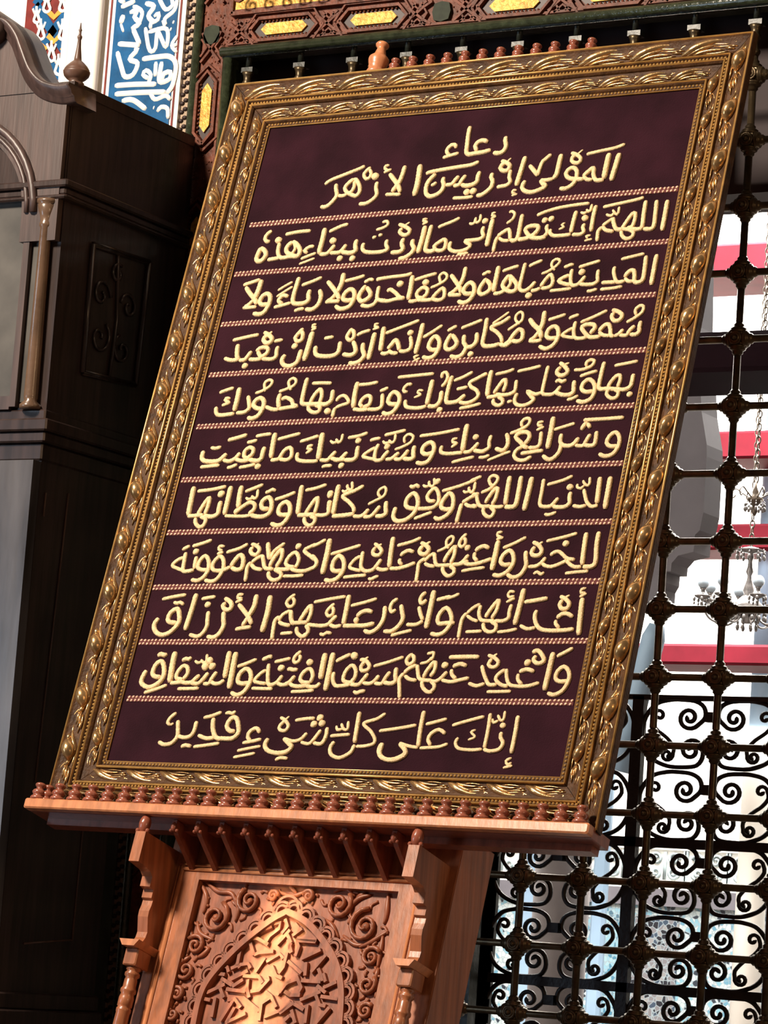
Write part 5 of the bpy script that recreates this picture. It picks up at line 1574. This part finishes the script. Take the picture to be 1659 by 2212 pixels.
# side brackets with turned columns
for u0, du in ((.1315, .0165), (.6645, .0165)):
    br_ = [(.045, -.1375), (.045, -.1900), (.012, -.1930), (.006, -.1950), (-.002, -.2010), (-.002, -.2180), (-.014, -.2200), (-.014, -.2340), (-.020, -.2365), (-.019, -.246), (-.0165, -.256), (-.017, -.266), (-.0215, -.278), (-.026, -.290), (-.0245, -.300), (-.020, -.308), (-.020, -.3115), (-.060, -.3115), (-.060, -.1375)]
    b_ = MB(); b_.prism(br_, u0, u0+du+.004, lambda n, v, t: P(t, v, n)); b_.build('side_bracket', M['wood'], st)
    b_ = MB(); b_.ball(P(u0+.008, -.122, .036), .0105, .017, .010, (PU, PV, PN), 12, 8)
    for s_ in (-1, 1): b_.ball(P(u0+.008+s_*.010, -.134, .038), .0042, .0042, .0042, (PU, PV, PN), 8, 6)
    b_.build('bracket_boss', M['wood_spin'], st)
    uc = u0+.010
    b_ = MB(); b_.prism([(-.020, -.3115), (.020, -.3115), (.012, -.3225), (-.012, -.3225)], -.060, .004, lambda x, v, t: P(uc+x, v, t)); b_.build('bracket_cap', M['wood_pale'], st)
    b_ = MB(); b_.bbox((uc-.0135, -.3520, -.050), (uc+.0135, -.3225, -.010), .002, hp)
    b_.lathe([(.0125, .0), (.0125, -.004), (.0095, -.006), (.0130, -.010), (.0130, -.014), (.0098, -.0175), (.0110, -.022), (.0112, -.034), (.0135, -.038), (.0135, -.042), (.0110, -.045), (.0128, -.052), (.0128, -.066), (.0105, -.068), (.0128, -.071), (.0128, -.075), (.0118, -.078), (.0140, -.20), (.0150, -.60), (.0125, -1.10), (.0125, -1.30)], P(uc, -.352, -.028), PV, seg=16)
    b_.build('turned_column', M['wood'], st)
# carving of the sunk panel
def cpx(px, py): return at_p(px, py, NF+.004)
STRAP = [(-1, 0), (-.82, 1), (.82, 1), (1, 0)]
b_ = MB()
def flat(pts, wd, h=.010, smooth=False, sub=None):
    q = cat_rom(pts, sub) if sub else pts
    b_.ribbon(q, wd, STRAP, lambda x, y, hh: P(x, y, NF-.0005+hh*h/wd), smooth)
ARL = [(625, 1972), (598, 1986), (563, 2011), (513, 2053), (460, 2111), (437, 2154), (424, 2209), (416, 2260), (414, 2320)]
ARR = [(625, 1972), (650, 1984), (676, 2003), (711, 2046), (733, 2090), (742, 2143), (739, 2209), (733, 2260), (726, 2320)]
aL = cat_rom([cpx(*p) for p in ARL], .006); aR = cat_rom([cpx(*p) for p in ARR], .006)
arch = aL[::-1]+aR[1:]
b_.ribbon(arch, .0066, STRAP, lambda x, y, hh: P(x, y, NF-.0005+hh*.0135/.0066), False)
b_.build('pointed_arch', M['wood_carve'], cp)
b_ = MB()
def scallop(path, out, r, offs):
    ds = [0]
    for a, b in zip(path, path[1:]): ds.append(ds[-1]+math.dist(a, b))
    n = int(ds[-1]/.0268); 
    for i in range(n+1):
        t = .010+.0268*i
        if t > ds[-1]: break
        k = max(j for j in range(len(ds)) if ds[j] <= t); k = min(k, len(path)-2)
        a, b = path[k], path[k+1]; f = (t-ds[k])/max(1e-9, ds[k+1]-ds[k])
        cx_, cy_ = a[0]+(b[0]-a[0])*f, a[1]+(b[1]-a[1])*f
        tx, ty = b[0]-a[0], b[1]-a[1]; l = math.hypot(tx, ty); tx /= l; ty /= l
        nx, ny = -ty*out, tx*out
        arc = [(cx_+nx*.006+math.cos(th)*tx*r+math.sin(th)*nx*r, cy_+ny*.006+math.cos(th)*ty*r+math.sin(th)*ny*r) for th in [pi*(-.06+1.12*j/9) for j in range(10)]]
        flat(arc, 0.0027 if r > .012 else .0024, .0110)
for pth, o_ in ((aL, -1), (aR, 1)):
    scallop(pth, o_, .0160, 0); scallop(pth, o_, .0098, 0)
arc = [(cpx(625, 1958)[0]+math.cos(th)*.022, cpx(625, 1958)[1]-.006+math.sin(th)*.022) for th in [pi*j/12 for j in range(13)]]
flat(arc, .0027, .011)
b_.build('scalloped_border', M['wood_carve'], cp)
b_ = MB()
A_ = '650,130 690,110 810,100|610,0 650,130|545,40 510,220|490,90 415,160 420,200|330,280 410,290|350,250 380,210 430,230 440,270|460,330 600,260|460,240 520,215 530,235|530,210 600,200 620,240|560,300 690,310 720,360|620,430 690,420 770,330 760,310|740,150 660,270|750,185 860,120 890,160|920,110 890,230 850,280|795,220 830,300 880,320|260,440 410,370|380,320 470,380|420,410 580,430|370,400 400,480|240,490 290,500|330,480 300,640|480,500 370,670|430,500 490,490 540,560|560,480 690,590|740,430 790,470 830,560|840,460 870,400 950,340|900,430 950,460|780,480 710,530 690,670|730,640 880,580 950,510|430,680 580,610|590,400 610,480|490,560 420,690|560,330 470,390|600,330 590,430'
B_ = '90,0 120,110|150,140 180,60 160,10|200,160 360,85|280,270 400,130|90,180 200,280|240,190 230,300|160,300 200,400 180,430|20,440 80,360 160,330|200,340 360,350|330,380 400,440|380,400 490,350|70,430 110,460 190,460|190,500 360,430|360,470 500,490|320,460 350,540 400,550|140,520 20,610|140,530 220,580|250,540 230,690|430,560 320,690|60,670 100,630|120,580 150,690|380,280 400,350|340,240 380,340|160,10 320,20'
C_ = '545,640 600,640 690,690|620,590 720,540|740,520 790,510 780,560 700,620|830,480 850,540 800,600|870,570 800,650|910,520 950,570|700,620 660,690|800,650 760,690'
D_ = '90,600 250,620|130,520 50,580|10,570 40,640|40,640 20,690'
for data, (ox, oy) in ((A_, (380, 2030)), (B_, (600, 2030)), (C_, (400, 1860)), (D_, (620, 1870))):
    for s_ in data.split('|'):
        flat([cpx(ox+float(t.split(',')[0])/3.808, oy+float(t.split(',')[1])/3.808) for t in s_.split()], .0036, .0080)
b_.build('star_strapwork', M['wood_carve'], cp)
b_ = MB()
def swirl(px, py, rp, a0, dr, leaf=True):
    c = cpx(px, py); r = rp*.00093
    sp_ = spiral(c, r, r*.12, a0, dr*1.6, 22)
    b_.tube([P(x, y, NF+.005) for x, y in sp_], [.0042-.0016*i/22 for i in range(23)], 6, 1.6, up=PN)
    b_.ball(P(*c, NF+.001), r*.28, r*.28, .006, (PU, PV, PN), 8, 5)
    if leaf:
        for k in range(5):
            a = a0+k*1.2; q = [(c[0]+math.cos(a)*r*f, c[1]+math.sin(a)*r*f) for f in (1.0, 1.25, 1.5)]
            q[2] = (q[2][0]+math.sin(a)*r*.35, q[2][1]-math.cos(a)*r*.35)
            b_.tube([P(x, y, NF+.001) for x, y in cat_rom(q, .004)], .0028, 6, 1.2, up=PN)
for px, py, r, a0, dr in ((465, 1982, 30, 1.2, -1), (539, 1946, 25, 2.2, 1), (423, 2042, 19, 2.6, -1), (402, 2096, 20, 2.0, 1), (384, 2147, 13, 2.4, -1), (374, 2192, 12, 2.0, 1), (733, 1954, 27, .8, -1), (788, 2001, 32, 1.5, 1), (802, 2068, 19, .5, 1), (794, 2128, 18, .9, -1), (790, 2185, 15, .6, 1), (360, 2235, 12, 2, -1), (784, 2240, 14, 1, -1), (592, 1936, 10, 0, 1), (668, 1936, 11, 3, -1)):
    swirl(px, py, r, a0, dr)
for s_ in ('432,1904 446,1940 438,1972', '440,1900 470,1925 500,1930 512,1962', '600,1925 630,1935 660,1925', '620,1905 640,1930', '507,1990 515,1960 505,1935', '425,1990 432,2015 460,2030', '700,1985 716,1998 730,2025', '752,1962 775,1940 800,1932', '770,1938 790,1928', '838,1930 834,1975 828,1995', '838,2010 800,2035 775,2045', '740,2020 765,2040 785,2040', '410,2065 396,2075 380,2090', '380,2122 372,2135 366,2160', '816,2090 812,2108 806,2120', '452,2045 440,2060 425,2068', '720,1925 745,1918 765,1935', '408,2000 414,2030 404,2060', '826,2020 822,2050 814,2090'):
    q = cat_rom([cpx(*map(float, t.split(','))) for t in s_.split()], .005); n = len(q)
    b_.tube([P(x, y, NF+.0015) for x, y in q], [.0022+.0022*math.sin(pi*i/max(1, n-1)) for i in range(n)], 6, 1.3, up=PN)
b_.build('foliage_carving', M['wood_carve'], cp)

# ================================================================== longcase clock
XR = -1.181; YF = -0.425; CX = -1.43; XL = 2*CX-XR
def Z(z): return z+Z0
ck = thing('longcase_clock', 'tall dark longcase clock with scrolled hood, standing against the white wall left of the frame', 'clock', (CX, -0.21, 0))
b_ = MB(); b_.box((XL, YF+.004, Z(.70)), (XR, -.020, Z(1.40))); b_.box((XL+.001, YF-.001, Z(1.20)), (XR-.001, YF+.012, Z(1.395)))
b_.box((XL-.001, YF, Z(1.385)), (XR+.002, -.020, Z(1.405)))
b_.build('hood', M['clock'], ck)
# side panel frame and carving
def cs(px, py): p = at_x(px, py, XR); return (p.y, p.z)
b_ = MB()
for a, b in (((198, 528), (319, 567)), ((319, 567), (289, 832)), ((289, 832), (175, 805)), ((175, 805), (198, 528))):
    (y0, z0), (y1, z1) = cs(*a), cs(*b)
    b_.tube([(XR+.003, y0, z0), (XR+.003, y1, z1)], .006, 6); b_.tube([(XR+.006, y0, z0), (XR+.006, y1, z1)], .003, 6)
b_.build('side_panel_moulding', M['clock'], ck)
b_ = MB()
c0 = (-.24, Z(.995))
for dy, dz, r, a0, d in ((-.045, .035, .030, 0, 1), (.045, .030, .028, 3, -1), (-.04, -.045, .034, 1, -1), (.035, -.055, .030, 2, 1), (0, .085, .02, 1, 1)):
    b_.tube([(XR+.003, c0[0]+y, c0[1]+z) for y, z in spiral((dy, dz), r, .005, a0, d*1.2, 18)], .0035, 5)
b_.tube([(XR+.003, c0[0], c0[1]-.12), (XR+.003, c0[0]+.01, c0[1]), (XR+.003, c0[0]-.005, c0[1]+.12)], .004, 5)
b_.build('side_carving', M['clock'], ck)
# corner moulding and belt mouldings that return along the side
def belt(zl, steps, name, m_='clock', x0=XL, yb=-.020):
    b_ = MB()
    for z0, z1, e in steps: b_.bbox((x0-e, YF-e, Z(z0)), (XR+e, yb, Z(z1)), .003)
    return b_.build(name, M[m_], ck)
belt(0, [(1.178, 1.186, .016), (1.186, 1.200, .010), (1.200, 1.214, .018)], 'impost_moulding', 'clock', CX+.07)
belt(0, [(.765, .785, .004), (.742, .765, .022), (.722, .742, .014), (.690, .722, .004)], 'hood_base_moulding')
# arched front of the hood (door surround) with dial
arc_c = at_y(-70, 520, YF); R0 = (at_y(38, 520, YF)-arc_c).length
AX = CX; RO = XR-.055-CX
b_ = MB()
n = 24; zi_ = Z(1.10); 
outer_ = [(XR, Z(1.185)), (XR, Z(1.40)), (XL, Z(1.40)), (XL, Z(1.185))]
RA = RO-.030; ZA = Z(1.155)
pl = [(AX+RA, Z(1.10)), (AX+RA+.04, Z(1.145)), (XR-.055, Z(1.185)), (XR, Z(1.185)), (XR, Z(1.392)), (XL, Z(1.392)), (XL, Z(1.185)), (2*AX-(XR-.055), Z(1.185)), (AX-RA-.04, Z(1.145)), (AX-RA, Z(1.10))]
arcp = [(AX-math.cos(pi*i/n)*RA, ZA+math.sin(pi*i/n)*RA) for i in range(n+1)]
# build as strips between arch and outer outline
b_ = MB()
top = [(AX-math.cos(pi*i/n)*RA, Z(1.392)) for i in range(n+1)]
vs = [(x, YF-.012, z) for x, z in arcp]+[(x, YF-.012, z) for x, z in top]
b_.add(vs, [(i, i+1, n+1+i+1, n+1+i) for i in range(n)], False)
vs = [(x, YF-.012, z) for x, z in arcp]+[(x, YF+.02, z) for x, z in arcp]
b_.add(vs, [(i, n+1+i, n+1+i+1, i+1) for i in range(n)], False)
b_.box((AX+RA, YF-.012, Z(1.10)), (XR-.003, YF+.003, Z(1.392))); b_.box((XL, YF-.012, Z(1.10)), (AX-RA, YF+.005, Z(1.392)))
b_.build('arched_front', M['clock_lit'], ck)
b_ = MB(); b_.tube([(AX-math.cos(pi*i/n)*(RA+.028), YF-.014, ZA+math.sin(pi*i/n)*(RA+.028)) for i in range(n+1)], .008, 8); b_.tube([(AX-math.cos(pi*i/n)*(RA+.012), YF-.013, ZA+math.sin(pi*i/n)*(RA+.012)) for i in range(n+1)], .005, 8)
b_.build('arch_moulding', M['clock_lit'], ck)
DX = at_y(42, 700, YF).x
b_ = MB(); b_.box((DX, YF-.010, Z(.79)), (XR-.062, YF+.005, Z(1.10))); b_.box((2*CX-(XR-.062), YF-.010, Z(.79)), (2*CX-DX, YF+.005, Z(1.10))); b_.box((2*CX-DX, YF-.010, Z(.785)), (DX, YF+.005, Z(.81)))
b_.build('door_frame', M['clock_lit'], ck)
b_ = MB(); b_.box((XL+.03, YF+.001, Z(.80)), (XR-.03, YF+.004, Z(1.36))); b_.build('dial', M['dial'], ck)
# hood columns
for sx in (XR-.030, 2*CX-XR+.030):
    b_ = MB(); b_.lathe([(.020, .785), (.020, .792), (.012, .80), (.0135, .806), (.0135, .81), (.0105, 1.125), (.0130, 1.128), (.0130, 1.133), (.0110, 1.137), (.014, 1.150), (.019, 1.166), (.017, 1.169), (.021, 1.172), (.021, 1.178)], (sx, YF-.006, Z0), seg=16); b_.build('hood_column', M['clock_post'], ck)
# swan neck pediment
def sw(px, py): p = at_y(px, py, YF-.02); return (p.x, p.z)
sp_ = [sw(*p) for p in ((160, 182), (135, 186), (100, 176), (76, 150), (60, 110), (46, 74), (24, 46), (-4, 36))]
q = cat_rom(sp_, .006)
for mir in (0, 1):
    f_ = (lambda x: 2*CX-x) if mir else (lambda x: x)
    b_ = MB()
    # filled tympanum below the scroll
    vs = [(f_(x), y, z) for x, z in q for y in (YF-.014, YF+.012)]+[(f_(x), y, Z(1.385)) for x, z in q for y in (YF-.014, YF+.012)]
    k = 2*len(q)
    b_.add(vs, [(2*i, 2*i+2, k+2*i+2, k+2*i) for i in range(len(q)-1)]+[(2*i+1, k+2*i+1, k+2*i+3, 2*i+3) for i in range(len(q)-1)]+[(2*i, 2*i+1, 2*i+3, 2*i+2) for i in range(len(q)-1)], False)
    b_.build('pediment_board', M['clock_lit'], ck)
    b_ = MB()
    # deep moulding that sweeps back as a shelf
    prof_ = [(-.035, 0), (-.038, -.006), (-.030, -.012), (-.028, -.018), (-.020, -.022), (-.018, -.030), (-.010, -.034), (.05, -.034), (.05, 0)]
    vs = []; m_ = len(prof_)
    for i, (x, z) in enumerate(q):
        a, b = q[max(0, i-1)], q[min(len(q)-1, i+1)]; l = math.dist(a, b); nx, nz = -(b[1]-a[1])/l, (b[0]-a[0])/l
        if nz < 0 and abs(nz) > .3: nx, nz = -nx, -nz
        if nx < 0: pass
        for y, d in prof_: vs.append((f_(x-abs(nx)*0+nx*d*(1 if nz > 0 else 1)), YF+y, z+nz*d))
    b_.add(vs, [(i*m_+j, i*m_+(j+1) % m_, (i+1)*m_+(j+1) % m_, (i+1)*m_+j) for i in range(len(q)-1) for j in range(m_)]+[tuple(range(m_)), tuple(range(len(vs)-m_, len(vs)))], True)
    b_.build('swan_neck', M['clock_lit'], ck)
    e = q[-1]
    b_ = MB(); b_.lathe([(.0001, -.045), (.020, -.045), (.034, -.036), (.036, -.02), (.030, .04), (.0001, .04)], (f_(e[0]-.012), YF, e[1]-.022), (0, 1, 0), seg=18); b_.build('scroll_end', M['clock_lit'], ck)
# finial on the corner
fp = at_y(164, 176, YF+.02)
for fx in (fp.x, 2*CX-fp.x):
    b_ = MB(); b_.lathe([(.016, -.014), (.016, -.004), (.012, .0), (.018, .004), (.0235, .010), (.0255, .0165), (.0255, .019), (.0240, .020), (.0240, .022), (.0195, .029), (.0125, .036), (.0075, .040), (.0070, .044), (.0060, .052), (.0042, .066), (.0032, .080), (.0046, .084), (.0046, .087), (.0026, .090), (.0024, .096), (.0034, .099), (.0020, .102), (.0008, .113)], (fx, fp.y, fp.z), seg=18)
    b_.build('finial', M['wood_finial'], ck)
# trunk and plinth
b_ = MB(); b_.box((XL+.004, YF+.004, Z(-.45)), (XR-.0, -.115, Z(.70))); b_.build('trunk', M['clock'], ck)
b_ = MB(); b_.box((XL+.004, YF-.020, Z(-.42)), (XR-.001, YF+.004, Z(.688))); b_.build('trunk_front', M['clock_front'], ck)
b_ = MB()
for a, b in (((147, 1066), (75, 1690)), ((179, 1780), (155, 2030)), ((155, 2030), (50, 2038)), ((98, 1064), (93, 1115))):
    (y0, z0), (y1, z1) = cs(*a), cs(*b)
    b_.tube([(XR+.001, y0, z0), (XR+.001, y1, z1)], .0022, 5)
b_.build('trunk_panel_moulding', M['wood_finial'], ck)
belt(0, [(-.30, -.27, .012), (-.33, -.30, .022), (-.46, -.33, .012), (-1.60, -.46, .016), (-1.66, -1.60, .03)], 'plinth', 'clock', XL, -.115)
